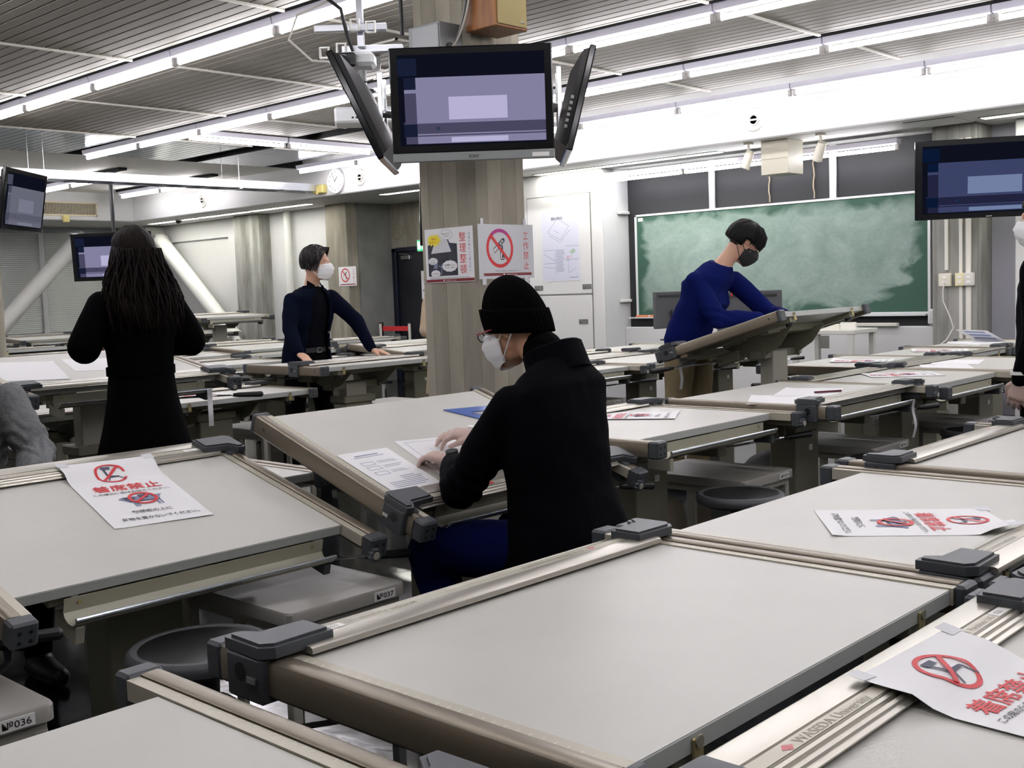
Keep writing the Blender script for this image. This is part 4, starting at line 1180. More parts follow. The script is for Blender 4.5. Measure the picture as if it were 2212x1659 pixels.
MB().lathe([(.07, -.02), (.07, 0)], 20).build('mount', M_BAR, t); MB().lathe([(0, -.07), (.03, -.062), (.05, -.04), (.055, -.02)], 20).build('dome', M_BLK, t)

# ---------------------------------------------------------------- projector and bracket under the ceiling
t = thing('projector', 'white ceiling projector left of the front television', 'projector', (5.72, 6.82, 2.66), rad(43 - 90 + 8))
M_PJ = mat('projector_white', 'dcdfe0', .4)
b = MB(); b.box(-.23, .23, -.15, .15, 0, .12, .015, 0); b.build('body', M_PJ, t)
b = MB()
for k, x in enumerate((-.1, -.07, -.05, -.02, .01)): b.box(x, x + .016, -.152, -.149, .03, .045)
b.build('ports', M_BLK, t)
b = MB()
for k in range(7): b.box(.229, .232, -.12 + k * .03, -.105 + k * .03, .02, .1)
b.build('vent_slots', M_GAP, t)
b = MB(); b.box(-.05, .05, -.05, .05, .12, .2, .004); b.tube([(0, 0, .2), (0, 0, .46)], .03, 12); b.box(-.14, .14, -.14, .14, .44, .498, .003); b.build('ceiling_bracket', M_BOXG, t)
for k in range(3):
    pts = [(5.72 + .1 * math.cos(i * .8 + k * 2) * (1 - .06 * i), 6.8 + .09 * math.sin(i * .8 + k * 2), 2.84 + .012 * i + .02 * k) for i in range(11)]
    tag(MB().tube(pts, .006, 6).build('cable', M_BLK), ('first', 'second', 'third')[k] + ' loop of black cable coiled on top of the ceiling projector', 'cable', 'projector cable loops')
t = thing('camera_bracket', 'aluminium ceiling bracket with a small camera above the left television', 'camera', (4.36, 5.2, 2.72), rad(-47))
b = MB(); b.box(-.26, .16, -.08, -.03, .16, .2, .003); b.build('rail', M_ALU, t)
b = MB(); b.box(-.12, .24, .03, .08, .06, .1, .003); b.build('rail', M_ALU, t)
b = MB(); b.box(-.02, .02, -.02, .02, .08, .43, .003); b.box(-.06, .06, -.06, .06, .42, .438); b.build('drop_post', M_ALU, t)
for (x, y, z) in ((-.02, -.09, .19), (.07, -.09, .175), (-.22, .02, .06), (-.12, .02, .08)):
    b = MB(); b.tube([(x - .025, y, z - .03), (x - .025, y, z + .03), (x + .025, y, z + .03), (x + .025, y, z - .03), (x - .025, y, z - .03)], .008, 6); b.build('cable_clip', M_WHITE2, t)
b = MB(); b.box(-.12, .08, -.09, .07, -.04, .045, .02, 0); b.build('camera_body', M_PJ, t)
b = MB(); b.box(-.15, -.02, -.13, -.1, -.05, .03, .01); b.tube([(-.09, -.12, -.01), (-.09, -.16, -.02)], .03, 14); b.build('lens', M_BLK, t)
pts = [(3.9, 5.6, 3.15), (3.98, 5.45, 3.13), (4.12, 5.28, 3.1), (4.22, 5.2, 3.0), (4.26, 5.2, 2.85), (4.3, 5.2, 2.76), (4.36, 5.14, 2.76)]
tag(MB().tube(pts, .011, 8).build('cable', M_BLK), 'thick black cable dropping from the ceiling to the camera bracket', 'cable')
pts = [(4.2, 5.25, 3.06), (4.06, 5.4, 2.98), (4.02, 5.44, 2.84), (4.12, 5.36, 2.72), (4.28, 5.2, 2.7)]
tag(MB().tube(pts, .007, 8).build('cable', M_BAR), 'white cable looping beside the camera bracket', 'cable')
tag(MB().tube([(4.1, 4.55, 3.28), (4.1, 4.55, 2.72)], .012, 8).build('cable', M_BLK), 'black cable dropping down the left edge of the pillar', 'cable')

# ---------------------------------------------------------------- teaching end: white trolley table, monitor, printed sheets
t = thing('white_table', 'small white table before the chalkboard with cream boxes on it', 'table', (9.95, 5.1, 0))
M_WT = mat('white_table_top', 'e2e2da', .4)
MB().box(-.25, .25, -.34, .3, .83, .87, .004).build('table_top', M_WT, t)
for x in (-.22, .22):
    for y in (-.3, .27): MB().box(x - .025, x + .025, y - .025, y + .025, 0, .83, .003).build('leg', M_WT, t)
for k, (x, y, w_, d_, h_, c, lab) in enumerate(((9.85, 5.28, .1, .06, .03, 'e8e0b8', 'flat cream box on the left of the small white table'), (9.9, 5.1, .12, .1, .04, 'efece0', 'white carton in the middle of the small white table'), (9.88, 4.9, .07, .06, .06, 'f1efe6', 'tall white carton on the right of the small white table'))):
    t = thing('small_box', lab, 'box', (x, y, .87), .2 * k)
    MB().box(-d_, d_, -w_, w_, 0, h_, .003).build('body', mat('carton_%d' % k, c, .6), t); MB().box(-d_, d_, -w_, w_, h_, h_ + .003).build('lid', mat('carton_%d' % k, c, .6), t)
tag(MB().box(9.69, 9.698, 5.0, 5.1, .7, .82, .003).build('power_strip', M_GAP), 'grey power strip on the side of the small white table', 'power strip')
def monitor(label, x, y, z, rz, w_=.52, h_=.33):
    t = thing('computer_monitor', label, 'monitor', (x, y, z), rz)
    b = MB(); b.box(-w_ / 2, w_ / 2, -.02, .02, .12, .12 + h_, .006); b.build('screen_casing', mat('monitor_grey', '4c4d50', .45), t)
    b = MB(); b.box(-w_ * .42, w_ * .42, -.032, -.02, .12 + h_ - .05, .12 + h_ - .03, .001, 0); b.build('rear_vent', M_TVBACK, t); MB().box(w_ * .3, w_ * .42, -.034, -.02, .14, .22, .002, 0).build('port_cover', M_TVBACK, t); MB().box(-.06, .06, -.05, -.02, .17, .3, .006, 0).build('hinge_cover', M_TVBACK, t)
    b = MB(); b.box(-.03, .03, -.04, -.01, .01, .2, .003); b.box(-.12, .12, -.1, .08, 0, .014, .004); b.build('stand', M_BLK, t)
    return t
monitor('grey back of a computer screen right of the blue sweater', 8.62, 5.2, .77, rad(-52), .56, .38)
monitor('black computer screen edge left of the blue sweater', 9.2, 6.4, .8, rad(-15), .5, .36)
# ================================================================ papers lying on the boards
def board_pt(key, u, v, w=0.0):
    return TABLES[key] @ Vector((u, v, w))
def sheet_on(key, name, label, cat, cu, cv, ang, w, h, rule_v=None, curl=0.0, group=None, mi=0, nx=10, ny=14, base=.0006, lift_fn=None):
    """sheet lying on a board: centre (cu, cv) in board axes, its up direction turned by ang from the board's back edge; it climbs over the straightedge at rule_v"""
    ca, sa = math.cos(ang), math.sin(ang)
    def hgt(u, v):
        z = base
        if rule_v is not None:
            t = (v - (rule_v - .05)) / .05
            t = max(0, min(1, t)); z += .0185 * t * t * (3 - 2 * t) * (1 if v < rule_v + .135 else max(0, 1 - (v - rule_v - .135) / .05))
        return z
    def S(a, c, lift=0.0):
        x, y = a - w / 2, c - h / 2
        u, v = cu + x * ca - y * sa, cv + x * sa + y * ca
        z = hgt(u, v)
        if curl: z += curl * (max(0, (c / h - .75)) ** 2 * 6 * (.4 + a / w) + max(0, .12 - c / h) ** 2 * 20 * (a / w) + max(0, .1 - a / w) ** 2 * 14)
        if lift_fn: z += lift_fn(a / w, c / h)
        return board_pt(key, u, v, z + lift)
    b = MB()
    for k, l in ((0, 0.0), (1, .0005)):
        b.add([S(w * i / nx, h * j / ny, l) for j in range(ny + 1) for i in range(nx + 1)], [(j * (nx + 1) + i, j * (nx + 1) + i + 1, (j + 1) * (nx + 1) + i + 1, (j + 1) * (nx + 1) + i) for j in range(ny) for i in range(nx)], 0)
    N = (nx + 1) * (ny + 1)
    rim = [i for i in range(nx + 1)] + [(j + 1) * (nx + 1) + nx for j in range(ny)] + [ny * (nx + 1) + nx - 1 - i for i in range(nx)] + [(ny - 1 - j) * (nx + 1) for j in range(ny - 1)]
    b.f += [(rim[i], rim[(i + 1) % len(rim)], rim[(i + 1) % len(rim)] + N, rim[i] + N) for i in range(len(rim))]; b.m += [0] * len(rim)
    o = b.build(name, [PM[mi]], None, None, 60)
    tag(o, label, cat, group)
    return o, (lambda lift: (lambda a, c: S(a, c, .0005 + lift)))
def notice(key, label, cu, cv, ang, rule_v=None, curl=.012, full=True, w=.297, h=.42):
    """no-seating notice: chair in a red ring, red headline, black line, crossed-out table, two black lines"""
    o, fn = sheet_on(key, 'notice_sheet', label, 'notice', cu, cv, ang, w, h, rule_v, curl, 'printed no-seating notices')
    L = .0014
    b = MB()
    cx, cy, R_ = w * .46, h * .825, w * .165
    put_ring(b, fn(L), cx, cy, R_, R_ * .83, 1, 44)
    put_line(b, fn(L * 2), (cx - R_ * .62, cy - R_ * .62), (cx + R_ * .62, cy + R_ * .62), R_ * .17, 1)
    b.build('prohibition_symbol', PM, o)
    b = MB(); q = lambda pts: put_poly(b, [(cx + R_ * x, cy + R_ * y) for x, y in pts], fn(L * 1.4), 3)
    q([(-.5, .62), (.1, .62), (.08, .35), (-.46, .35)]); q([(-.42, .35), (-.3, .35), (-.14, -.2), (-.28, -.2)]); q([(-.3, -.12), (.45, -.12), (.55, -.25), (-.25, -.32)]); q([(-.2, -.3), (-.12, -.3), (-.3, -.75), (-.36, -.7)]); q([(.42, -.2), (.52, -.2), (.8, -.62), (.72, -.65)])
    b.build('chair_pictogram', PM, o)
    b = MB()
    put_text(b, '着席禁止', fn(L), w * .5, h * .575, w * .165, 1, anchor='c', bold=.014, width=w * .7)
    b.build('headline', PM, o)
    b = MB()
    cx2, cy2, R2 = w * .52, h * .37, w * .15
    q = lambda pts, mi, l: put_poly(b, [(cx2 + R2 * x, cy2 + R2 * y) for x, y in pts], fn(l), mi)
    q([(-1.5, .55), (-1.2, .75), (1.55, .75), (1.35, .5), (1.15, .05), (-1.05, .05)], 4, L); q([(-1.2, .7), (-.3, .7), (-.5, .2), (-1.1, .2)], 3, L * 1.3); q([(-.1, .95), (.5, .95), (.5, .35), (-.1, .35)], 3, L * 1.3); q([(-1.05, .05), (1.15, .05), (1.1, -.1), (-1.0, -.1)], 3, L * 1.2)
    for x in (-.8, -.6, .75, .98): q([(x, -.1), (x + .14, -.1), (x + .14, -.85), (x, -.85)], 4, L)
    b.build('table_drawing', PM, o)
    b = MB()
    put_ring(b, fn(L * 2), cx2 + R2 * .1, cy2 + R2 * .35, R2 * .98, R2 * .76, 1, 40, 1.0)
    put_line(b, fn(L * 2.6), (cx2 - R2 * .5, cy2 - R2 * .2), (cx2 + R2 * .7, cy2 + R2 * .9), R2 * .2, 1)
    b.build('prohibition_symbol', PM, o)
    b = MB()
    if full:
        put_text(b, 'この席の使用はお控えください。', fn(L), w * .5, h * .515, w * .052, 2, anchor='c', bold=.012, width=w * .8)
        put_text(b, '製図板の上に', fn(L), w * .5, h * .185, w * .07, 2, anchor='c', bold=.012, width=w * .4)
        put_text(b, '荷物を置かないでください。', fn(L), w * .53, h * .085, w * .07, 2, anchor='c', bold=.012, width=w * .78)
    else:
        for yy, ww in ((.545, .7), (.2, .4), (.1, .75)): put_line(b, fn(L), (w * (.5 - ww / 2), h * yy), (w * (.5 + ww / 2), h * yy), h * .022, 4)
    b.build('lettering', PM, o)
    b = MB()
    if rule_v is not None:
        for x in (-.004, w - .03): MB().add([fn(.001)(x + a, h + c) for a, c in ((0, -.02), (.035, -.02), (.035, .012), (0, .012))], [(0, 1, 2, 3)], 10).build('tape', PM, o)
    return o
notice('E2', 'big no-seating notice taped over the straightedge of the tilted table at left', .07, .47, rad(-6), .65, .012, True, .30, .46)
notice('F3', 'no-seating notice lying sideways on the table right of the nearest bare board', .108, .418, rad(36), .645, .012)
notice('G2', 'no-seating notice in the bottom right corner, cut off by the photo edge', .07, .478, rad(-4), .61, .02)
notice('E4', 'pinkish no-seating notice with a curled corner right behind the beanie person', .13, .5, rad(30), None, .03)
notice('E6', 'no-seating notice lying crosswise on the table before the chalkboard', .16, .42, rad(40), None, .012)
notice('D5', 'no-seating notice on the second table from the chalkboard side', -.03, .36, rad(200), None, .03)
notice('D6', 'no-seating notice on the table by the conduit column', -.2, .33, rad(205), None, .02)
notice('D1', 'no-seating notice between the grey sweater and the tilted table', -.3, .36, rad(170), None, .01)
notice('B3', 'faint no-seating notice on the low table right of the black coat', .05, .36, rad(190), None, .01)
notice('C5', 'no-seating notice on the table right of the pillar', -.1, .42, rad(20), None, .02)
for i, (key, x, yf, s) in enumerate(FARLIST):
    if i % 2 == 0 and yf < 12.5:
        w_ = {0: 'first', 1: 'second', 2: 'third', 3: 'fourth', 4: 'fifth', 5: 'sixth'}
        r_ = int(key[1]); c_ = int(key[3])
        notice(key, 'tiny far no-seating notice, %s row behind the navy blazer, %s table' % (w_[r_], w_.get(c_, 'seventh')), .08, .36, rad(170 + 20 * (i % 3)), None, .02)
# plain sheets
def plain(key, label, cu, cv, ang, w, h, curl=.004, lines=0, nm='paper_sheet', base=.0006, group='white paper sheets', lf=None):
    o, fn = sheet_on(key, nm, label, 'paper', cu, cv, ang, w, h, None, curl, group, 0, 8, 10, base, lf)
    return o, fn
o, fn = plain('E3', 'printed instruction sheet with small drawings beside the gloved hands', -.387, .218, 0.0, .205, .305, .0, base=.002)
b = MB(); rr_ = random.Random(12); f_ = fn(.0006)
put_line(b, f_, (.05, .275), (.15, .275), .006, 4); put_line(b, f_, (.04, .262), (.165, .262), .003, 4)
for k, y in enumerate((.225, .19, .15)):
    put_line(b, f_, (.035, y), (.085, y), .002, 4); put_line(b, f_, (.035, y - .022), (.085, y - .022), .002, 4); put_line(b, f_, (.035, y), (.035, y - .022), .002, 4); put_line(b, f_, (.085, y), (.085, y - .022), .002, 4)
    for j in range(2): put_line(b, f_, (.1, y - .004 - j * .01), (.16 + .03 * rr_.random(), y - .004 - j * .01), .0025, 4)
for k in range(7): put_line(b, f_, (.1 if k < 3 else .03, .1 - k * .011), (.15 + .04 * rr_.random(), .1 - k * .011), .003, 4)
b.build('printed_lines', PM, o)
plain('E3', 'second instruction sheet underneath the one beside the gloved hands', -.381, .222, rad(-1.5), .207, .305, 0)
o, fn = plain('E3', 'drawing sheet under both gloved hands', -.02, .235, rad(-7), .42, .297, .0)
b = MB(); f_ = fn(.0006)
for p, q in (((.03, .02), (.03, .277)), ((.03, .277), (.39, .277)), ((.39, .277), (.39, .02)), ((.39, .02), (.03, .02)), ((.1, .1), (.25, .2)), ((.1, .1), (.1, .22))): put_line(b, f_, p, q, .0015, 4)
b.build('pencil_lines', PM, o)
def slab(key, name, label, cat, pts, th, m, group=None, base=.0012, hole=None):
    b = MB(); n = len(pts)
    vs = [board_pt(key, u, v, base) for u, v in pts] + [board_pt(key, u, v, base + th) for u, v in pts]
    fs = [(i, (i + 1) % n, n + (i + 1) % n, n + i) for i in range(n)]
    b.add(vs, fs + [tuple(range(n))[::-1], tuple(range(n, 2 * n))])
    o = b.build(name, m); tag(o, label, cat, group); return o
M_BLUEPL = mat('blue_clear_plastic', '5c78c0', .12, alpha=.85)
tri = [(.194, .591), (.36, .36), (.55, .56)]
b = MB()
ctr = (sum(p[0] for p in tri) / 3, sum(p[1] for p in tri) / 3)
inn = [(ctr[0] + (p[0] - ctr[0]) * .42, ctr[1] + (p[1] - ctr[1]) * .42) for p in tri]
for i in range(3):
    j = (i + 1) % 3
    q = [tri[i], tri[j], inn[j], inn[i]]
    vs = [board_pt('E3', u, v, .0015) for u, v in q] + [board_pt('E3', u, v, .0045) for u, v in q]
    b.add(vs, [(0, 1, 2, 3), (7, 6, 5, 4)] + [(k, (k + 1) % 4, 4 + (k + 1) % 4, 4 + k) for k in range(4)])
o = b.build('set_square', M_BLUEPL); tag(o, 'blue transparent set square on the tilted board behind the hands', 'set square')
b = MB(); f_ = lambda a, c: board_pt('E3', a, c, .0049)
for k in range(5): put_line(b, f_, (.27 + .012 * k, .515 - .004 * k), (.276 + .012 * k, .53 - .006 * (k % 2)), .003, 0, 1)
b.build('name_scribble', M_NAVY, o)
slab('E3', 'eraser', 'small white eraser beside the set square', 'eraser', [(.16, .42), (.2, .40), (.19, .385), (.15, .405)], .012, M_STICK)
slab('E3', 'tape_flag', 'small red tape flag on the straightedge of the tilted table', 'tape', [(-.17, -.015), (-.135, -.017), (-.135, -.003), (-.17, -.001)], .0008, M_RED, None, .0168)
plain('E5', 'left white sheet on the table with a pen', -.33, .25, rad(28), .42, .297, .006)
plain('E5', 'right white sheet on the table with a pen', .04, .3, rad(20), .42, .297, .008)
slab('E5', 'pen', 'dark red pen on the right white sheet', 'pen', [(-.02, .236), (.1, .156), (.107, .166), (-.013, .246)], .009, mat('pen_maroon', '5a1a28', .3), None, .003)
plain('E7', 'left white sheet at the right edge before the hanging hand', -.35, .42, rad(28), .42, .297, .006)
plain('E7', 'second white sheet at the right edge behind the first', .05, .5, rad(15), .42, .297, .006)
plain('C2', 'large white drawing sheet left of the black coat', .12, .4, rad(-12), .42, .297, .0)
plain('C2', 'white sheet at the left edge beside the grey sweater', -.31, .38, rad(-14), .3, .42, .006)
plain('F4', 'unseen_sheet', 0, 0, 0, .01, .01) if False else None
t = thing('folded_sheets', 'stack of folded sheets with blue print on the far right table', 'papers', tuple(board_pt('D7', .12, .3, .001)), rad(60))
b = MB(); b.box(-.2, .2, -.14, .14, 0, .02, .003); b.build('sheet_stack', M_PAPER, t)
b = MB(); b.add([(-.2, -.14, .02), (.2, -.14, .02), (.22, .04, .12), (-.18, .04, .12), (-.2, -.137, .021), (.2, -.137, .021), (.22, .043, .122), (-.18, .043, .122)], [(0, 1, 2, 3), (7, 6, 5, 4), (0, 1, 5, 4), (1, 2, 6, 5), (2, 3, 7, 6), (3, 0, 4, 7)]); b.build('top_sheet', M_PAPER, t)
b = MB()
for k in range(3): b.add([(-.14 + .01 * k, -.1 + .05 * k, .0405 + .0278 * k), (.13, -.1 + .05 * k, .0405 + .0278 * k), (.135, -.08 + .05 * k, .0515 + .0278 * k), (-.135 + .01 * k, -.08 + .05 * k, .0515 + .0278 * k)], [(0, 1, 2, 3)])
b.build('blue_print', M_BLUEP, t)
# paper tags hanging from the tray ends
for key, lab in (('E5', 'white paper tag dangling from the tray of the two-sheet table'), ('C2', 'white paper tag dangling from the raised table of the black coat'), ('D4', 'white paper tag dangling from the raised table before the beige trousers')):
    p = TABLES[key] @ Vector((.41, -.075, -.06))
    b = MB(); n = 9; vs = []
    for l in (0, .0012):
        for i in range(n):
            z = -.19 * i / (n - 1); x = .01 * math.sin(i * .9)
            vs += [(p.x - .014 + x * .6, p.y - .006 + x + l, p.z + z), (p.x + .014 + x * .6, p.y - .006 + x + l, p.z + z)]
    fs = []
    for l in (0, 1):
        fs += [(l * 2 * n + 2 * i, l * 2 * n + 2 * i + 1, l * 2 * n + 2 * i + 3, l * 2 * n + 2 * i + 2) for i in range(n - 1)]
    fs += [(2 * i, 2 * i + 2, 2 * n + 2 * i + 2, 2 * n + 2 * i) for i in range(n - 1)] + [(2 * i + 1, 2 * i + 3, 2 * n + 2 * i + 3, 2 * n + 2 * i + 1) for i in range(n - 1)]
    b.add(vs, fs); tag(b.build('paper_tag', M_PAPER), lab, 'tag', 'paper tags')
# bags under the tables
rb = random.Random(8)
def lump(name, label, cat, c, r, m, amp=.18):
    b = MB(); n, mm = 22, 14; vs = []
    for j in range(mm + 1):
        ph = math.pi * j / mm
        for i in range(n):
            a = 2 * math.pi * i / n
            k = 1 + amp * noise.noise(Vector((math.cos(a) * 1.7 + c[0], math.sin(a) * 1.7 + c[1], ph * 1.4)))+ .5 * amp * noise.noise(Vector((math.cos(a) * 5, math.sin(a) * 5, ph * 4 + c[0])))
            z = r[2] * math.cos(ph); z = max(z, -r[2] * .8)
            vs.append((c[0] + r[0] * k * math.sin(ph) ** .7 * math.cos(a), c[1] + r[1] * k * math.sin(ph) ** .7 * math.sin(a), c[2] + z))
    b.add(vs, [(j * n + i, j * n + (i + 1) % n, (j + 1) * n + (i + 1) % n, (j + 1) * n + i) for j in range(mm) for i in range(n)])
    o = b.build(name, m); return tag(o, label, cat)
lump('brown_bag', 'crumpled brown bag hanging beside the black coat under a table', 'bag', (3.5, 6.25, .33), (.1, .09, .33), mat('brown_kraft', 'b07d3f', .8))
lump('black_bag', 'black bag on the floor behind the stool second from the beanie person', 'bag', (5.75, 3.3, .17), (.26, .2, .21), mat('black_nylon', '0c0c0e', .6))
# ================================================================ people
M_SKIN = mat('skin_warm', 'c99a7c', .5, var=.08, vscale=12)
M_SKIN2 = mat('skin_light', 'd3a68c', .5, var=.08, vscale=12)
M_GLOVE = mat('clear_glove', 'ecd9d2', .3, alpha=.55)
M_MASKW = mat('mask_white', 'eeeeef', .7)
M_MASKB = mat('mask_black', '16171b', .7)
M_HAIRB = mat('hair_black', '070606', .5, bump=.4, bscale=30, stretch=(6, 6, 1), spec=.15)
M_HAIRBR = mat('hair_dark_brown', '170b07', .55, col2='080404', vscale=5, bump=.35, bscale=22, stretch=(7, 7, .8), spec=.12)
M_HAIRG = mat('hair_greying', '131111', .5, col2='5a5654', vscale=9, lo=.52, hi=.75, stretch=(5, 5, .7), bump=.4, bscale=25, spec=.2)
def cloth(n, c, b=.25, s=160, rough=.85, v=.12, c2=None):
    return mat(n, c, rough, var=v, vscale=7, col2=c2, bump=b, bscale=s, spec=.04)
M_WOOLK = cloth('black_wool', '07080d')
M_COATK = cloth('black_coat_cloth', '030305')
M_KNITK = cloth('black_rib_knit', '030304', .5, 90)
M_NAVYB = cloth('navy_blazer_cloth', '0a1020')
M_SHIRTK = cloth('black_shirt_cloth', '0b0c12', .1)
M_JEAN = cloth('dark_blue_denim', '0c1440', .3, 300)
M_BLUEK = cloth('royal_blue_knit', '101a55', .35, 220)
M_CHINO = cloth('khaki_chino', '8d7f63', .2, 120)
M_TROUK = cloth('black_trousers', '08080b')
M_GREYK = cloth('grey_cable_knit', '7e8182', .9, 45, .95, .25)
M_BEIGE = cloth('beige_coat_cloth', 'c0ad93')
M_EYEW = mat('eye_white', 'e6e2dc', .2); M_EYEK = mat('eye_dark', '1b120d', .15)
V = Vector
def vox(mb, name, mats, size, smooth=3, parent=None, M=None, noise_amp=0.0, noise_s=6.0, stretch=(1, 1, 1), fold=None):
    """fuse overlapping closed shapes into one continuous surface, relax it and add soft folds"""
    me = bpy.data.meshes.new('fuse'); me.from_pydata(mb.v, [], mb.f)
    bm = bmesh.new(); bm.from_mesh(me); bmesh.ops.recalc_face_normals(bm, faces=bm.faces); bm.to_mesh(me); bm.free()
    o = bpy.data.objects.new('fuse', me); COL.objects.link(o)
    m = o.modifiers.new('r', 'REMESH'); m.mode = 'VOXEL'; m.voxel_size = size
    if smooth:
        s = o.modifiers.new('s', 'SMOOTH'); s.factor = .5; s.iterations = smooth
    dg = bpy.context.evaluated_depsgraph_get()
    out = bpy.data.meshes.new_from_object(o.evaluated_get(dg))
    bpy.data.objects.remove(o); bpy.data.meshes.remove(me)
    if noise_amp:
        n = len(out.vertices)
        co = np.empty(n * 3); no = np.empty(n * 3)
        out.vertices.foreach_get('co', co); out.vertices.foreach_get('normal', no)
        co = co.reshape(-1, 3); no = no.reshape(-1, 3)
        d = np.empty(n)
        for i in range(n):
            p = V((co[i, 0] * stretch[0], co[i, 1] * stretch[1], co[i, 2] * stretch[2])) * noise_s
            d[i] = noise.noise(p) + .5 * noise.noise(p * 2.1)
            if fold: d[i] += fold(co[i])
        co = co + no * (d * noise_amp)[:, None]
        out.vertices.foreach_set('co', co.ravel())
    for mm in (mats if isinstance(mats, (list, tuple)) else [mats]): out.materials.append(mm)
    out.name = name
    out.shade_smooth()
    return link(name, out, parent, M)

def ball(mb, c, r, M=None, n=16):
    """ellipsoid: r scalar or 3 radii, M 3x3 orientation"""
    r = V((r, r, r)) if isinstance(r, (int, float)) else V(r)
    c = V(c); rings = []
    for i in range(1, n // 2):
        ph = math.pi * i / (n // 2)
        rings.append([V((r.x * math.sin(ph) * math.cos(2 * math.pi * k / n), r.y * math.sin(ph) * math.sin(2 * math.pi * k / n), r.z * math.cos(ph))) for k in range(n)])
    vs = [p for q in rings for p in q] + [V((0, 0, r.z)), V((0, 0, -r.z))]
    fs = [(i * n + k, i * n + (k + 1) % n, (i + 1) * n + (k + 1) % n, (i + 1) * n + k) for i in range(len(rings) - 1) for k in range(n)]
    a, b = len(vs) - 2, len(vs) - 1
    fs += [(a, (k + 1) % n, k) for k in range(n)] + [(b, (len(rings) - 1) * n + k, (len(rings) - 1) * n + (k + 1) % n) for k in range(n)]
    if M is not None: vs = [M @ p for p in vs]
    mb.add([p + c for p in vs], fs)

def limb(mb, pts, rs, n=14):
    """tapering chain with round joints"""
    pts = [V(p) for p in pts]
    for i in range(len(pts) - 1):
        mb.tube([pts[i], pts[i].lerp(pts[i + 1], .5), pts[i + 1]], [rs[i], (rs[i] + rs[i + 1]) / 2, rs[i + 1]], n)
    for p, r in zip(pts, rs): ball(mb, p, r, None, n)

def bend(a, b, c, n=5):
    """points along a softly bent limb a-b-c"""
    a, b, c = V(a), V(b), V(c)
    return [a, a.lerp(b, .5), a.lerp(b, .86), b.lerp(a, .0) * .5 + (a.lerp(b, .93) + b.lerp(c, .07)) * .25, b.lerp(c, .14), b.lerp(c, .5), c]

def ring(c, ax, ay, rx, ry, n=24, p=2.3):
    out = []
    for k in range(n):
        t = 2 * math.pi * k / n; cx, sy = math.cos(t), math.sin(t)
        out.append(c + ax * (rx * math.copysign(abs(cx) ** (2 / p), cx)) + ay * (ry * math.copysign(abs(sy) ** (2 / p), sy)))
    return out

def torso(mb, spec, n=28):
    """spec: list of (centre, right axis, forward axis, half width, half depth)"""
    mb.loft([ring(V(c), V(ax).normalized(), V(ay).normalized(), rx, ry, n) for c, ax, ay, rx, ry in spec])

def frame(fwd, up=(0, 0, 1)):
    """columns: right, forward, up"""
    f = V(fwd).normalized(); r = f.cross(V(up)).normalized(); u = r.cross(f)
    return Matrix(((r.x, f.x, u.x), (r.y, f.y, u.y), (r.z, f.z, u.z)))

def head_shapes(mb, C, R, k=1.0):
    """skull, jaw, nose, brow, ears; C = centre between the ears, R = 3x3 frame (x right, y forward, z up)"""
    C = V(C)
    def B(p, r, M=None, n=18): ball(mb, C + R @ (V(p) * k), tuple(V(r) * k) if not isinstance(r, (int, float)) else r * k, R if M is None else R @ M, n)
    B((0, -.012, .035), (.074, .094, .083), n=24)
    B((0, .018, -.012), (.068, .074, .09), n=24)
    B((0, .034, -.055), (.056, .056, .06), n=20)
    B((0, .062, -.095), (.026, .026, .02)); B((.03, .03, -.075), (.026, .04, .028)); B((-.03, .03, -.075), (.026, .04, .028))
    B((0, .078, .032), (.05, .014, .013)); B((.04, .062, -.02), (.02, .018, .02)); B((-.04, .062, -.02), (.02, .018, .02))
    limb(mb, [C + R @ (V(p) * k) for p in ((0, .088, .018), (0, .101, -.012), (0, .112, -.034))], [.008 * k, .009 * k, .012 * k], 10)
    B((.012, .098, -.036), .009); B((-.012, .098, -.036), .009)
    B((0, .087, -.062), (.024, .012, .007)); B((0, .085, -.073), (.021, .012, .008))
    for s in (-1, 1):
        B((s * .076, -.012, -.006), (.008, .018, .031), Matrix.Rotation(s * -.35, 3, 'Z')); B((s * .08, -.02, .008), (.006, .012, .02), Matrix.Rotation(s * -.35, 3, 'Z'))
        B((s * .031, .079, .017), (.016, .008, .006))
def eyes(C, R, parent, k=1.0, M=None):
    b = MB()
    for s in (-1, 1):
        ball(b, V(C) + R @ (V((s * .031, .0765, .006)) * k), .0105 * k); n0 = len(b.f)
    o = b.build('eyes', M_EYEW, parent)
    b = MB()
    for s in (-1, 1): ball(b, V(C) + R @ (V((s * .031, .0835, .005)) * k), .0056 * k, None, 12)
    b.build('irises', M_EYEK, parent)

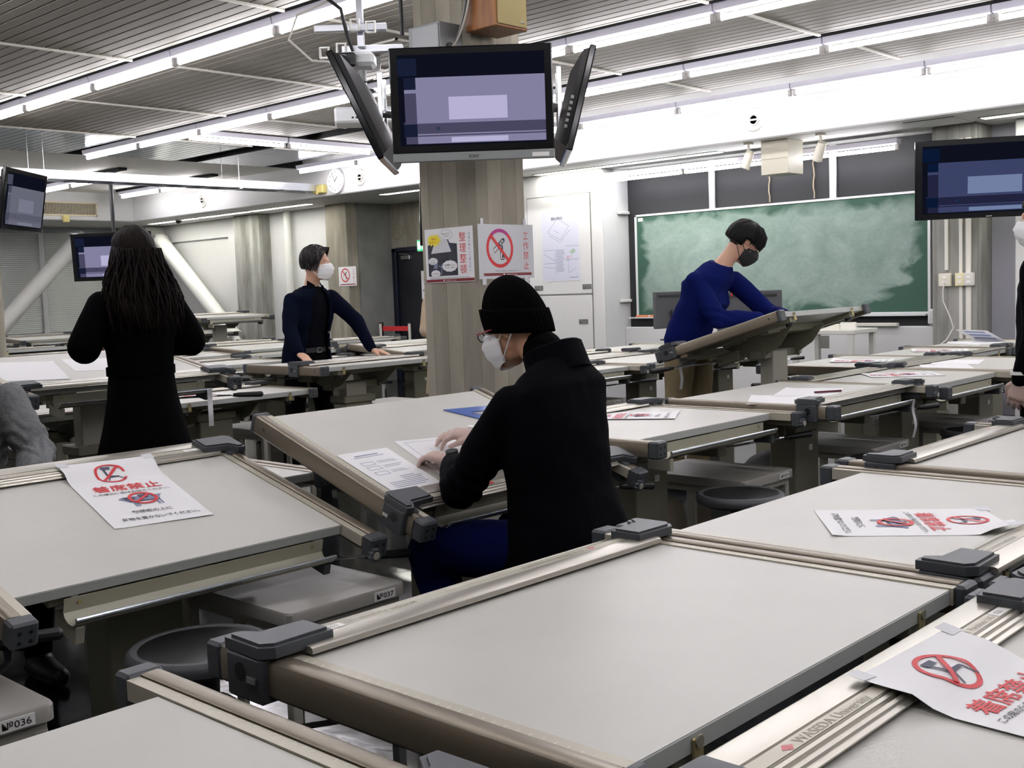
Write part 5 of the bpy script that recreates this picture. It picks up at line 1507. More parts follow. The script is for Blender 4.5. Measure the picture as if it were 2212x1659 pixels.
def hand(mb, wr, d, nrm, thumb, curl=(.3, .35, .3), spread=.12, k=1.0, curls=None, thumb_curl=.3):
    """palm and five fingers. wr wrist point, d towards the fingers, nrm the side fingers curl to, thumb the side of the thumb"""
    wr, d = V(wr), V(d).normalized()
    t = V(thumb); t = (t - d * t.dot(d)).normalized()
    nn = d.cross(t); nn = nn if nn.dot(V(nrm)) > 0 else -nn
    L = .088 * k
    rings = []
    for u, w_, h_ in ((-.02, .024, .018), (.15, .027, .017), (.5, .038, .016), (.85, .042, .0145), (1.0, .040, .012)):
        rings.append(ring(wr + d * (L * u), t, nn, w_ * k, h_ * k, 16, 2.6))
    mb.loft(rings)
    ball(mb, wr + d * L * .3 + t * .024 * k + nn * .008 * k, (.018 * k), None, 12)
    lens = (.071, .079, .074, .058)
    for i in range(4):
        off = (.031 - .0205 * i) * k
        base = wr + d * (L * (.93 if i in (1, 2) else .88)) + t * off
        dd = (d + t * (spread * (1.5 - i) / 1.5)).normalized()
        cu = curls[i] if curls else curl
        ax = dd.cross(nn).normalized()
        pts, p, ang = [base], base, 0.0
        for j, f in enumerate((.45, .31, .24)):
            ang += cu[j]
            v = dd * math.cos(ang) + nn * math.sin(ang)
            p = p + v * (lens[i] * f * k); pts.append(p)
        limb(mb, pts, [.0095 * k, .0088 * k, .008 * k, .0068 * k] if i < 3 else [.0082 * k, .0075 * k, .0068 * k, .006 * k], 10)
    tb = wr + d * L * .22 + t * .03 * k
    v1 = (d * .62 + t * .7 + nn * .22).normalized(); v2 = (d * .9 + t * (.35 - thumb_curl) + nn * (.2 + thumb_curl * .6)).normalized(); v3 = (d * .95 + t * (.1 - thumb_curl) + nn * (.25 + thumb_curl)).normalized()
    p1 = tb + v1 * .03 * k; p2 = p1 + v2 * .032 * k; p3 = p2 + v3 * .026 * k
    limb(mb, [tb, p1, p2, p3], [.014 * k, .0115 * k, .0098 * k, .0078 * k], 10)

def mask(parent, C, R, m, k=1.0, loops=True, cloth_=False):
    """face mask from the bridge of the nose to under the chin, with pleats and ear loops"""
    C = V(C)
    NA, NB = 23, 13
    prof = [(-.002, .1085), (.0, .112), (-.02, .1235), (-.04, .126), (-.062, .121), (-.085, .113), (-.105, .099), (-.122, .074)]
    prof = [(.01, .108), (-.008, .124), (-.03, .133), (-.055, .128), (-.08, .116), (-.1, .103), (-.116, .083)]
    vs = []
    for j in range(NB):
        u = j / (NB - 1) * (len(prof) - 1); i0 = min(int(u), len(prof) - 2); f = u - i0
        z0 = prof[i0][0] * (1 - f) + prof[i0 + 1][0] * f; y0 = prof[i0][1] * (1 - f) + prof[i0 + 1][1] * f
        if not cloth_: y0 += .0022 * math.sin(j * 2.1)
        for i in range(NA):
            a = -1 + 2 * i / (NA - 1)
            wid = (.072 if .2 < j / (NB - 1) < .7 else .066)
            x = wid * math.sin(a * 1.35) / math.sin(1.35)
            y = y0 - (y0 - .028) * (1 - math.cos(a * 1.45)) / (1 - math.cos(1.45))
            z = z0 * (1 - .25 * abs(a) ** 2) - .016 * abs(a) ** 1.5 if j < NB - 1 else z0 * (1 - .3 * abs(a) ** 2) - .01 * abs(a)
            vs.append(C + R @ (V((x, y, z)) * k))
    fs = [(j * NA + i, j * NA + i + 1, (j + 1) * NA + i + 1, (j + 1) * NA + i) for j in range(NB - 1) for i in range(NA - 1)]
    b = MB(); b.add(vs, fs)
    me = b.mesh('face_mask', m, 80)
    bm = bmesh.new(); bm.from_mesh(me); bmesh.ops.solidify(bm, geom=bm.faces[:], thickness=.0015); bm.to_mesh(me); bm.free()
    o = link('face_mask', me, parent)
    if loops:
        for s in (-1, 1):
            b = MB()
            pts = [(s * .07, .03, -.03), (s * .082, .005, -.008), (s * .087, -.018, .014), (s * .088, -.034, .004), (s * .086, -.034, -.02), (s * .083, -.01, -.045), (s * .066, .03, -.082)]
            b.tube([C + R @ (V(p) * k) for p in pts], .0022 * k, 6); b.build('ear_loop', m, o)
    return o

def hair_cap(parent, C, R, m, T=.02, hairline=None, k=1.0, name='hair', amp=.006, strands=0, seed=1):
    """hair as a thick shell over the scalp; hairline(az, el) > 0 where hair grows (az: 0 front, pi back)"""
    C = V(C); n, mrows = 72, 40
    vs = []
    for j in range(mrows + 1):
        el = math.pi * j / mrows
        for i in range(n):
            az = 2 * math.pi * i / n
            dx, dy, dz = math.sin(el) * math.sin(az), math.sin(el) * math.cos(az), math.cos(el)
            h = hairline(az if az <= math.pi else 2 * math.pi - az, el, dx)
            s = max(0.0, min(1.0, h)); s = s * s * (3 - 2 * s)
            st = noise.noise(V((az * 7 + seed, el * 1.3, seed))) + .6 * noise.noise(V((az * 17 + seed, el * 2, seed * 2)))
            t = (T + amp * st) * s - .012 * (1 - s)
            base = V((dx * (.075 + t), dy * (.094 + t) - .010, dz * (.088 + t) + .032))
            if dz < 0: base.z = dz * (.115 + t * .6) + .032
            vs.append(C + R @ (base * k))
    fs = [(j * n + i, j * n + (i + 1) % n, (j + 1) * n + (i + 1) % n, (j + 1) * n + i) for j in range(mrows) for i in range(n)]
    b = MB(); b.add(vs, fs)
    return b.build(name, m, parent, None, 180)

def person(label, loc):
    return tag_person(label, loc)
def body_obj(mb, label, loc, skin, size=.0065):
    """the body is the thing itself: one continuous mesh, clothes and hair are its children"""
    o = vox(mb, 'person', skin, size, 3, None, Matrix.Translation((0, 0, 0)))
    tag(o, label, 'person')
    return o

def foot(mb, ank, d, k=1.0):
    ank, d = V(ank), V(d).normalized()
    limb(mb, [ank, ank + V((0, 0, -.045)) + d * .02, ank + V((0, 0, -.055)) + d * .17], [.04 * k, .042 * k, .03 * k])
    ball(mb, ank + V((0, 0, -.05)) - d * .04, .035 * k)
def shoes(parent, ank, d, m):
    for a in ank:
        b = MB(); foot(b, V(a), d, 1.18)
        me = [(p[0], p[1], max(p[2], .002)) for p in b.v]; b.v = me
        vox(b, 'shoe', m, .01, 2, parent)

X_, Y_, Z_ = V((1, 0, 0)), V((0, 1, 0)), V((0, 0, 1))

# ---------------------------------------------------------------- 1. seated person in the black beanie
def seated_beanie():
    HC = V((2.612, 2.425, 1.235)); HF = V((-.2, .93, -.27)).normalized(); R = frame(HF)
    neck = V((2.625, 2.275, 1.115)); chest = V((2.575, 2.245, .95)); waist = V((2.565, 2.215, .74)); pel = V((2.57, 2.22, .6))
    shL, shR = V((2.415, 2.28, 1.02)), V((2.735, 2.27, 1.025))
    elL, elR = V((2.37, 2.45, .755)), V((2.93, 2.5, .80))
    wrL, wrR = V((2.545, 2.665, .797)), V((2.765, 2.765, .852))
    hips = (V((2.49, 2.22, .575)), V((2.67, 2.22, .575))); knees = (V((2.40, 2.64, .535)), V((2.79, 2.62, .535))); ank = (V((2.43, 2.5, .09)), V((2.79, 2.5, .09)))
    b = MB()
    head_shapes(b, HC, R)
    limb(b, [neck + V((0, -.03, -.03)), neck.lerp(HC, .5) + V((0, -.012, -.005)), HC + R @ V((0, -.03, -.04))], [.062, .056, .055])
    torso(b, [(pel, X_, Y_, .16, .11), (waist, X_, Y_, .15, .1), (chest, X_, V((0, 1, -.25)), .17, .11), (V((2.6, 2.25, 1.05)), X_, V((0, 1, -.35)), .14, .075), (neck, X_, V((0, 1, -.5)), .07, .06)])
    limb(b, [shL - Z_ * .05 + X_ * .02, elL, wrL], [.036, .038, .027]); limb(b, [shR - Z_ * .05 - X_ * .02, elR, wrR], [.036, .038, .027])
    dl = V((-.25, .9, .22)); dr = V((-.62, .74, .12))
    hand(b, wrL, dl, (-.1, .25, -1), (.9, .3, 0), (.55, .6, .4), .1, 1.0)
    hand(b, wrR, dr, (-.35, -.2, -.9), (-.6, -.5, -.15), None, .08, 1.0, curls=((.5, .55, .35), (.35, .45, .3), (.3, .4, .3), (.3, .35, .3)), thumb_curl=.35)
    for s in (0, 1):
        limb(b, [hips[s], knees[s], ank[s]], [.08, .055, .038]); foot(b, ank[s], (0, 1, 0))
    o = body_obj(b, 'person in black beanie and black jacket seated at a tilted drafting table', (0, 0, 0), M_SKIN, .0055)
    eyes(HC, R, o)
    # beanie: ribbed crown and turned-up cuff
    def cap_shell(nm, z0, z1, off, rows, ribs, dome):
        n = ribs * 4; vs = []
        for j in range(rows + 1):
            u = j / rows
            for i in range(n):
                a = 2 * math.pi * i / n
                rb = .0018 * math.cos(a * ribs)
                if dome:
                    ph = u * math.pi / 2
                    rr = math.cos(ph) ** .8; z = z0 + (z1 - z0) * math.sin(ph) ** 1.15
                else:
                    rr, z = 1.0 + .02 * math.sin(u * math.pi), z0 + (z1 - z0) * u
                x, y = (.088 + off + rb) * math.sin(a) * rr, (.108 + off + rb) * math.cos(a) * rr - .014
                vs.append(HC + R @ V((x, y, z + (-.062 * (1 - math.cos(a)) / 2) * (1 - (u if dome else 0)))))
        fs = [(j * n + i, j * n + (i + 1) % n, (j + 1) * n + (i + 1) % n, (j + 1) * n + i) for j in range(rows) for i in range(n)]
        if dome: fs.append(tuple(range(rows * n, rows * n + n)))
        b = MB(); b.add(vs, fs); me = b.mesh(nm, M_KNITK, 70)
        if not dome:
            bm = bmesh.new(); bm.from_mesh(me); bmesh.ops.solidify(bm, geom=bm.faces[:], thickness=.006); bm.to_mesh(me); bm.free()
        return link(nm, me, o)
    cap_shell('beanie', .05, .172, .0, 22, 44, True)
    cap_shell('beanie_cuff', .014, .092, .0035, 6, 44, False)
    mask(o, HC, R, M_MASKW)
    b = MB()
    for s in (-1, 1):
        b.tube([HC + R @ V((s * .03 + .02 * math.cos(t), .112, .004 + .016 * math.sin(t))) for t in [2 * math.pi * q / 16 for q in range(17)]], .0022, 6, 0)
        b.tube([HC + R @ V(p) for p in ((s * .05, .112, .01), (s * .07, .1, .012), (s * .079, .04, .01), (s * .08, -.01, .006))], .0028, 6, 1)
    b.tube([HC + R @ V(p) for p in ((-.01, .112, .008), (0, .116, .01), (.01, .112, .008))], .002, 6, 0)
    b.build('glasses_frame', [M_BLK, mat('glasses_red', '8a1420', .3)], o)
    b = MB()
    for s in (-1, 1): put_poly(b, [(s * .03 + .019 * math.cos(2 * math.pi * q / 20), .004 + .015 * math.sin(2 * math.pi * q / 20)) for q in range(20)], lambda x, z: HC + R @ V((x, .1125, z)))
    b.build('glasses_lens', mat('lens_glass', 'dfe8ee', .05, alpha=.45), o)
    # black turtleneck collar
    b = MB(); limb(b, [neck + V((0, -.01, -.04)), neck + V((0, .0, .0)), neck.lerp(HC, .42) + V((0, -.02, 0))], [.078, .072, .066]); vox(b, 'turtleneck', M_KNITK, .007, 3, o, None, .003, 30)
    # jacket
    b = MB()
    fx = V((0, 1, -.25)); fy = V((0, 1, -.4))
    torso(b, [(V((2.575, 2.185, .48)), X_, Y_, .23, .2), (V((2.575, 2.19, .60)), X_, Y_, .21, .165), (waist + V((0, 0, .02)), X_, Y_, .182, .13), (V((2.565, 2.225, .85)), X_, Y_, .19, .128), (chest, X_, fx, .2, .13),
              (V((2.59, 2.245, 1.035)), X_, fy, .2, .115), (V((2.605, 2.262, 1.095)), X_, fy, .145, .09), (neck + V((0, -.01, .025)), X_, V((0, 1, -.5)), .083, .075)])
    limb(b, bend(shL + V((.02, 0, -.01)), elL, wrL - (wrL - elL).normalized() * .045), [.068, .068, .064, .066, .062, .056, .046])
    limb(b, bend(shR + V((-.02, 0, -.01)), elR, wrR - (wrR - elR).normalized() * .085), [.066, .066, .064, .066, .062, .056, .048])
    ball(b, V((2.62, 1.99, .565)), (.15, .085, .075))
    def folds(p):
        d = (V(p) - elL).length; e = 0
        if d < .16: e += 1.4 * math.sin((p[2] - p[1] * .6) * 120) * (1 - d / .16)
        return e
    vox(b, 'jacket', M_WOOLK, .009, 4, o, None, .0055, 9, fold=folds)
    b = MB()
    n = 26; vs = []
    for j, (rx, ry, up) in enumerate(((.108, .096, -.03), (.094, .086, .062), (.101, .093, .056), (.106, .098, -.03))):
        for i in range(n):
            a = 2 * math.pi * i / n
            c_ = neck + V((0, -.012, .0))
            vs.append(c_ + X_ * rx * math.cos(a) + V((0, 1, -.42)).normalized() * ry * math.sin(a) + V((0, .36, .93)) * up)
    b.add(vs, [(j * n + i, j * n + (i + 1) % n, (j + 1) * n + (i + 1) % n, (j + 1) * n + i) for j in range(3) for i in range(n)])
    b.build('jacket_collar', M_WOOLK, o)
    # jeans
    b = MB()
    torso(b, [(V((2.58, 2.2, .5)), X_, Y_, .17, .14), (V((2.58, 2.2, .66)), X_, Y_, .165, .125)])
    for s in (0, 1): limb(b, bend(hips[s], knees[s], ank[s] + V((0, 0, .03))), [.1, .092, .082, .08, .075, .066, .058])
    vox(b, 'jeans', M_JEAN, .01, 4, o, None, .005, 12)
    shoes(o, ank, (0, 1, 0), M_BLK)
    # watch on the left wrist
    ax = (wrL - elL).normalized(); c = wrL - ax * .018
    b = MB(); u = ax.cross(Z_).normalized(); w = u.cross(ax)
    b.tube([c - ax * .012, c + ax * .012], .036, 20, 0)
    tp = c + V((-.2, -.1, .95)).normalized() * .034
    b.tube([tp, tp + V((-.2, -.1, .95)).normalized() * .012], .021, 20, 0); b.tube([tp + V((-.2, -.1, .95)).normalized() * .011, tp + V((-.2, -.1, .95)).normalized() * .0125], .017, 20, 1)
    b.build('wristwatch', [M_BLK, mat('watch_face', '3f4440', .2)], o)
    # thin clear gloves
    for nm, wr_, d_, nr, th, cu in (('L', wrL, dl, (-.1, .25, -1), (.9, .3, 0), None), ('R', wrR, dr, (-.35, -.2, -.9), (-.6, -.5, -.15), ((.5, .55, .35), (.35, .45, .3), (.3, .4, .3), (.3, .35, .3)))):
        b = MB(); hand(b, wr_, d_, nr, th, (.55, .6, .4), .1 if nm == 'L' else .08, 1.0, curls=cu, thumb_curl=.3 if nm == 'L' else .35)
        d0 = V(d_).normalized()
        if nm == 'R':
            b.tube([wr_ - d0 * .045, wr_ - d0 * .03, wr_ + d0 * .01], [.046, .042, .03], 16)
        g = vox(b, 'glove', M_GLOVE, .0055, 3, o)
        me = g.data
        nv = len(me.vertices); co = np.empty(nv * 3); no = np.empty(nv * 3); me.vertices.foreach_get('co', co); me.vertices.foreach_get('normal', no); me.vertices.foreach_set('co', co + no * .0016)
    return o, wrR, dr
PB, PB_wr, PB_d = seated_beanie()

# ---------------------------------------------------------------- generic standing figure
def standing(label, loc, az, J, skin, HF, hk=1.0, hands=None):
    """J in local axes (x right, y forward); returns (body object, dict of world points, head frame)"""
    M = Matrix.Translation(loc) @ Matrix.Rotation(az - math.pi / 2, 4, 'Z')
    W_ = {k: (tuple(M @ V(p) for p in v) if isinstance(v, tuple) and isinstance(v[0], tuple) else M @ V(v)) for k, v in J.items()}
    ax = M.to_3x3() @ X_; ay = M.to_3x3() @ Y_
    R = frame(HF)
    b = MB()
    head_shapes(b, W_['head'], R, hk)
    limb(b, [W_['neck'] - Z_ * .03, W_['neck'].lerp(W_['head'], .5), W_['head'] + R @ V((0, -.028, -.045))], [.06, .053, .052])
    torso(b, [(W_['pel'] - Z_ * .07, ax, ay, .13, .1), (W_['pel'], ax, ay, .155, .11), (W_['waist'], ax, ay, .135, .095), (W_['chest'], ax, ay, .16, .11), (W_['chest'].lerp(W_['neck'], .6), ax, ay, .12, .075), (W_['neck'], ax, ay, .062, .056)])
    for s in (0, 1):
        limb(b, [W_['sh'][s] - Z_ * .07, W_['el'][s], W_['wr'][s]], [.036, .036, .026])
        limb(b, [W_['hip'][s], W_['knee'][s], W_['ank'][s]], [.082, .055, .038]); foot(b, W_['ank'][s], ay)
        hd = hands[s]; hand(b, W_['wr'][s], hd[0], hd[1], hd[2], hd[3] if len(hd) > 3 else (.2, .25, .2), .14)
    o = body_obj(b, label, loc, skin, .0065)
    return o, W_, R, ax, ay

# ---------------------------------------------------------------- 2. navy blazer
def navy():
    loc = (5.17, 6.97, 0); az = rad(278)
    M = Matrix.Translation(loc) @ Matrix.Rotation(az - math.pi / 2, 4, 'Z'); I = M.inverted()
    L = lambda x, y, z: tuple(I @ V((x, y, z)))
    J = dict(head=L(5.195, 6.83, 1.595), neck=L(5.185, 6.9, 1.43), chest=L(5.18, 6.93, 1.24), waist=L(5.175, 6.95, 1.08), pel=L(5.17, 6.97, .93),
             sh=(L(5.0, 6.91, 1.375), L(5.37, 6.87, 1.39)), el=(L(4.93, 6.84, 1.12), L(5.50, 6.77, 1.16)), wr=(L(4.905, 6.705, .945), L(5.525, 6.62, .935)),
             hip=(L(5.08, 6.98, .9), L(5.26, 6.97, .9)), knee=(L(5.04, 6.97, .5), L(5.33, 6.99, .5)), ank=(L(5.02, 7.02, .09), L(5.38, 7.05, .09)))
    o, W_, R, ax, ay = standing('person in navy blazer and white mask standing with both hands on a drafting table', loc, az, J, M_SKIN2, V((.62, -.78, -.05)), 1.03,
                                [((.02, -.95, -.42), (0, .1, -1), (.9, .1, 0), (.25, .2, .1)), ((.5, -.8, -.22), (0, 0, -1), (-.8, -.45, 0), (.12, .12, .1))])
    HC = W_['head']
    eyes(HC, R, o, 1.03); mask(o, HC, R, M_MASKW, 1.03)
    hl = lambda a, el, dx: 1 if el < .85 else min((a - float(np.interp(el, [.85, 1.0, 1.25, 1.9, 2.0, 2.4], [0, .6, 1.0, 1.05, 1.7, 1.9]))) * 5, (2.35 - el) * 4)
    hair_cap(o, HC, R, M_HAIRG, .021, hl, 1.03, amp=.007, seed=3)
    # side locks falling over the temples
    b = MB(); rg = random.Random(2)
    for s in (-1, 1):
        for q in range(16):
            u = q / 15
            x0 = s * (.012 + .02 * u); y0 = .08 - .05 * u + .01 * rg.random()
            pts = [(x0, y0, .122), (s * (.05 + .025 * u), .07 - .05 * u, .085), (s * (.08 + .008 * rg.random()), .042 - .075 * u, .025), (s * (.084 + .004 * rg.random()), .028 - .085 * u, -.03 - .03 * rg.random())]
            b.tube([HC + R @ (V(p) * 1.03) for p in pts], [.006, .0085, .008, .002], 6)
    b.build('hair_locks', M_HAIRG, o)
    b = MB()
    torso(b, [(W_['pel'] - Z_ * .02, ax, ay, .17, .115), (W_['waist'], ax, ay, .15, .108), (W_['chest'], ax, ay, .178, .122), (W_['chest'].lerp(W_['neck'], .6), ax, ay, .165, .1), (W_['neck'] - Z_ * .0, ax, ay, .085, .078)])
    vox(b, 'shirt', M_SHIRTK, .009, 3, o, None, .003, 14)
    # blazer: open front made from two wrapped panels plus sleeves
    b = MB()
    secs = [(W_['pel'] - Z_ * .1, .215, .15, .62), (W_['pel'] + Z_ * .02, .2, .142, .60), (W_['waist'], .182, .132, .58), (W_['chest'] - Z_ * .04, .2, .142, .52), (W_['chest'] + Z_ * .05, .208, .14, .42), (W_['chest'].lerp(W_['neck'], .62), .2, .118, .3), (W_['neck'] - Z_ * .015, .11, .095, .22)]
    n = 40; outer, inner = [], []
    for c, rx, ry, gap in secs:
        ro, ri = [], []
        for i in range(n + 1):
            a = math.pi / 2 + gap + (2 * math.pi - 2 * gap) * i / n
            for lst, d in ((ro, 0), (ri, -.014)):
                lst.append(c + ax * ((rx + d) * math.copysign(abs(math.cos(a)) ** .85, math.cos(a))) + ay * ((ry + d) * math.copysign(abs(math.sin(a)) ** .85, math.sin(a))))
        outer.append(ro); inner.append(ri)
    loop = [ro + ri[::-1] for ro, ri in zip(outer, inner)]
    b.loft(loop)
    for s in (0, 1):
        sh, el, wr = W_['sh'][s], W_['el'][s], W_['wr'][s]
        limb(b, bend(sh + (W_['chest'] - sh) * .1 - Z_ * .035, el, wr - (wr - el).normalized() * .02), [.066, .064, .06, .06, .056, .05, .043])
    vox(b, 'blazer', M_NAVYB, .009, 2, o, None, .005, 10)
    b = MB()     # lapels
    nk = W_['neck']
    for s in (-1, 1):
        p = [nk + ax * s * .075 + ay * .055 + Z_ * .01, nk + ax * s * .06 + ay * .1 - Z_ * .04, W_['chest'] + ax * s * .10 + ay * .138 + Z_ * .08, W_['chest'] + ax * s * .155 + ay * .118 + Z_ * .09, nk + ax * s * .125 + ay * .06 - Z_ * .05, nk + ax * s * .1 + ay * .02 + Z_ * .005, W_['waist'] + ax * s * .085 + ay * .135 + Z_ * .05]
        vs = [p[0], p[1], p[2], p[6], p[3], p[4], p[5]]
        b.add(vs, [(0, 1, 2, 3, 4, 5, 6)]); b.add([v - ay * .008 for v in vs], [(6, 5, 4, 3, 2, 1, 0)])
    b.build('lapels', M_NAVYB, o)
    b = MB()
    for zz, yy in ((-.02, .137), (.0, .137)):
        pass
    for s, dz in ((-1, .0), (-1, -.12)):
        c = W_['waist'] + ax * -.1 + ay * .118 + Z_ * (.0 + dz); b.tube([c, c + ay * .012], .009, 12)
    b.build('blazer_buttons', mat('button_horn', '6a6258', .4), o)
    b = MB(); b.loft([ring(W_['pel'] + Z_ * z, ax, ay, .176, .121, 28) for z in (.005, .04)])
    b.build('belt', M_BLK, o)
    c = W_['pel'] + Z_ * .022 + ay * .122 + ax * -.01; b = MB()
    for q in (((-.024, -.02), (.024, -.014)), ((-.024, .014), (.024, .02)), ((-.024, -.02), (-.018, .02)), ((.018, -.02), (.024, .02))):
        vs = [c + ax * x + Z_ * z + ay * y for y in (0, .005) for x, z in ((q[0][0], q[0][1]), (q[1][0], q[0][1]), (q[1][0], q[1][1]), (q[0][0], q[1][1]))]
        b.add(vs, [(0, 1, 2, 3), (4, 5, 6, 7), (0, 1, 5, 4), (1, 2, 6, 5), (2, 3, 7, 6), (3, 0, 4, 7)])
    b.build('belt_buckle', M_STEEL, o)
    b = MB()   # shirt collar points
    for s in (-1, 1):
        vs = [nk + ax * s * .06 + ay * .03 + Z_ * .045, nk + ax * s * .03 + ay * .075 + Z_ * .01, nk + ax * s * .055 + ay * .095 - Z_ * .045, nk + ax * s * .085 + ay * .05 - Z_ * .01]
        b.add(vs, [(0, 1, 2, 3)]); b.add([v - ay * .006 for v in vs], [(3, 2, 1, 0)])
    b.build('shirt_collar', M_SHIRTK, o)
    b = MB()
    torso(b, [(W_['pel'] - Z_ * .1, ax, ay, .16, .12), (W_['pel'] + Z_ * .02, ax, ay, .168, .116)])
    for s in (0, 1): limb(b, [W_['hip'][s], W_['knee'][s], W_['ank'][s] + Z_ * .02], [.098, .075, .065])
    vox(b, 'trousers', M_TROUK, .011, 3, o, None, .004, 12)
    shoes(o, W_['ank'], ay, M_BLK)
navy()

# ---------------------------------------------------------------- 3. long black coat, back to the camera
def blackcoat():
    loc = (2.585, 4.74, 0); az = rad(88)
    J = dict(head=(0, .01, 1.565), neck=(0, -.005, 1.415), chest=(0, .0, 1.25), waist=(0, .0, 1.05), pel=(0, 0, .9), sh=((.165, 0, 1.345), (-.165, 0, 1.345)), el=((.265, .0, 1.165), (-.265, .0, 1.165)), wr=((.13, .25, 1.15), (-.13, .25, 1.15)),
             hip=((.085, 0, .88), (-.085, 0, .88)), knee=((.08, .02, .47), (-.08, .02, .47)), ank=((.08, -.02, .09), (-.08, -.02, .09)))
    J = {k: (tuple((-p[0], p[1], p[2]) for p in v) if isinstance(v[0], tuple) else v) for k, v in J.items()}
    M = Matrix.Rotation(az - math.pi / 2, 3, 'Z')
    o, W_, R, ax, ay = standing('person with long dark brown hair and long black coat seen from behind', loc, az, J, M_SKIN2, M @ V((.05, 1, -.12)), .97,
                                [(M @ V((.75, .55, .25)), M @ V((.3, -.6, .3)), (0, 0, 1), (.5, .5, .4)), (M @ V((-.75, .55, .25)), M @ V((-.3, -.6, .3)), (0, 0, 1), (.5, .5, .4))])
    HC = W_['head']
    eyes(HC, R, o, .97); mask(o, HC, R, M_MASKW, .97)
    hl = lambda a, el, dx: min((a - .85) * 4 + (.9 - el) * 3, 3) if el > .6 else 1
    hair_cap(o, HC, R, M_HAIRBR, .02, hl, 1.0, amp=.005, seed=8)
    b = MB(); n = 46
    secs = [(1.64, .03, .078, .075), (1.60, .0, .098, .098), (1.54, -.012, .108, .11), (1.48, -.02, .118, .112), (1.43, -.025, .138, .108), (1.38, -.035, .166, .112), (1.33, -.05, .172, .11), (1.29, -.06, .15, .1), (1.25, -.07, .11, .078), (1.225, -.075, .06, .05)]
    rings = []
    for (z, y, rx, ry) in secs:
        rr = []
        for i in range(n):
            a = 2 * math.pi * i / n
            w = 1 + .03 * math.sin(a * 9 + 3 * math.sin(z * 13)) + .022 * math.sin(a * 17 + z * 22) + .07 * noise.noise(V((a * 2.2, z * 9, 2)))
            p = V((rx * w * math.cos(a), ry * w * math.sin(a) + y, z + .02 * noise.noise(V((a * 4, 5, 1)))))
            if p.y > .03 and z < 1.6: p.y = .03 + (p.y - .03) * .25
            rr.append(V(loc) + M @ p)
        rings.append(rr)
    b.loft(rings); b.build('long_hair', M_HAIRBR, o, None, 180)
    b = MB(); rg = random.Random(4)
    for q in range(70):
        a = math.pi - .35 + (math.pi + .7) * q / 69; rx = .12
        pts = []
        z = 1.6
        for s in range(7):
            u = s / 6
            r_ = (.094 + .078 * math.sin(min(1, u * 1.15) ** 1.3 * 2.0)) * (1.0 + .06 * math.sin(q * 1.7))
            pts.append(V(loc) + M @ V((r_ * math.cos(a) + .012 * math.sin(u * 7 + q), .105 * math.sin(a) * (1 + .15 * u) - .02 - .05 * u + .008 * math.sin(u * 6 + q * 2), z - (.35 + .05 * math.sin(q * 2.3)) * u)))
        b.tube(pts, [.003, .0045, .005, .005, .0045, .003, .001], 5)
    b.build('hair_locks', M_HAIRBR, o, None, 180)
    b = MB()
    Ws = lambda z: V((loc[0], loc[1], z))
    torso(b, [(Ws(.42), ax, ay, .26, .22), (Ws(.62), ax, ay, .222, .19), (Ws(.8), ax, ay, .182, .15), (Ws(.93), ax, ay, .158, .13), (Ws(1.05), ax, ay, .145, .118), (Ws(1.15), ax, ay, .155, .122), (Ws(1.26), ax, ay, .178, .128), (Ws(1.345), ax, ay, .17, .105), (Ws(1.40), ax, ay, .1, .085), (Ws(1.43), ax, ay, .07, .07)])
    for s in (0, 1):
        limb(b, bend(W_['sh'][s], W_['el'][s], W_['wr'][s]), [.07, .072, .072, .072, .066, .058, .048])
    vox(b, 'long_coat', M_COATK, .01, 4, o, None, .006, 7, (1, 1, .35))
    b = MB(); b.loft([ring(Ws(z), ax, ay, .152, .125, 28) for z in (1.03, 1.07)]); b.build('coat_belt', M_COATK, o)
    b = MB()
    for s in (0, 1): limb(b, [W_['knee'][s] + Z_ * .05, W_['ank'][s] + Z_ * .01], [.06, .045])
    vox(b, 'tights', M_TROUK, .01, 2, o)
    shoes(o, W_['ank'], ay, M_BLK)
blackcoat()

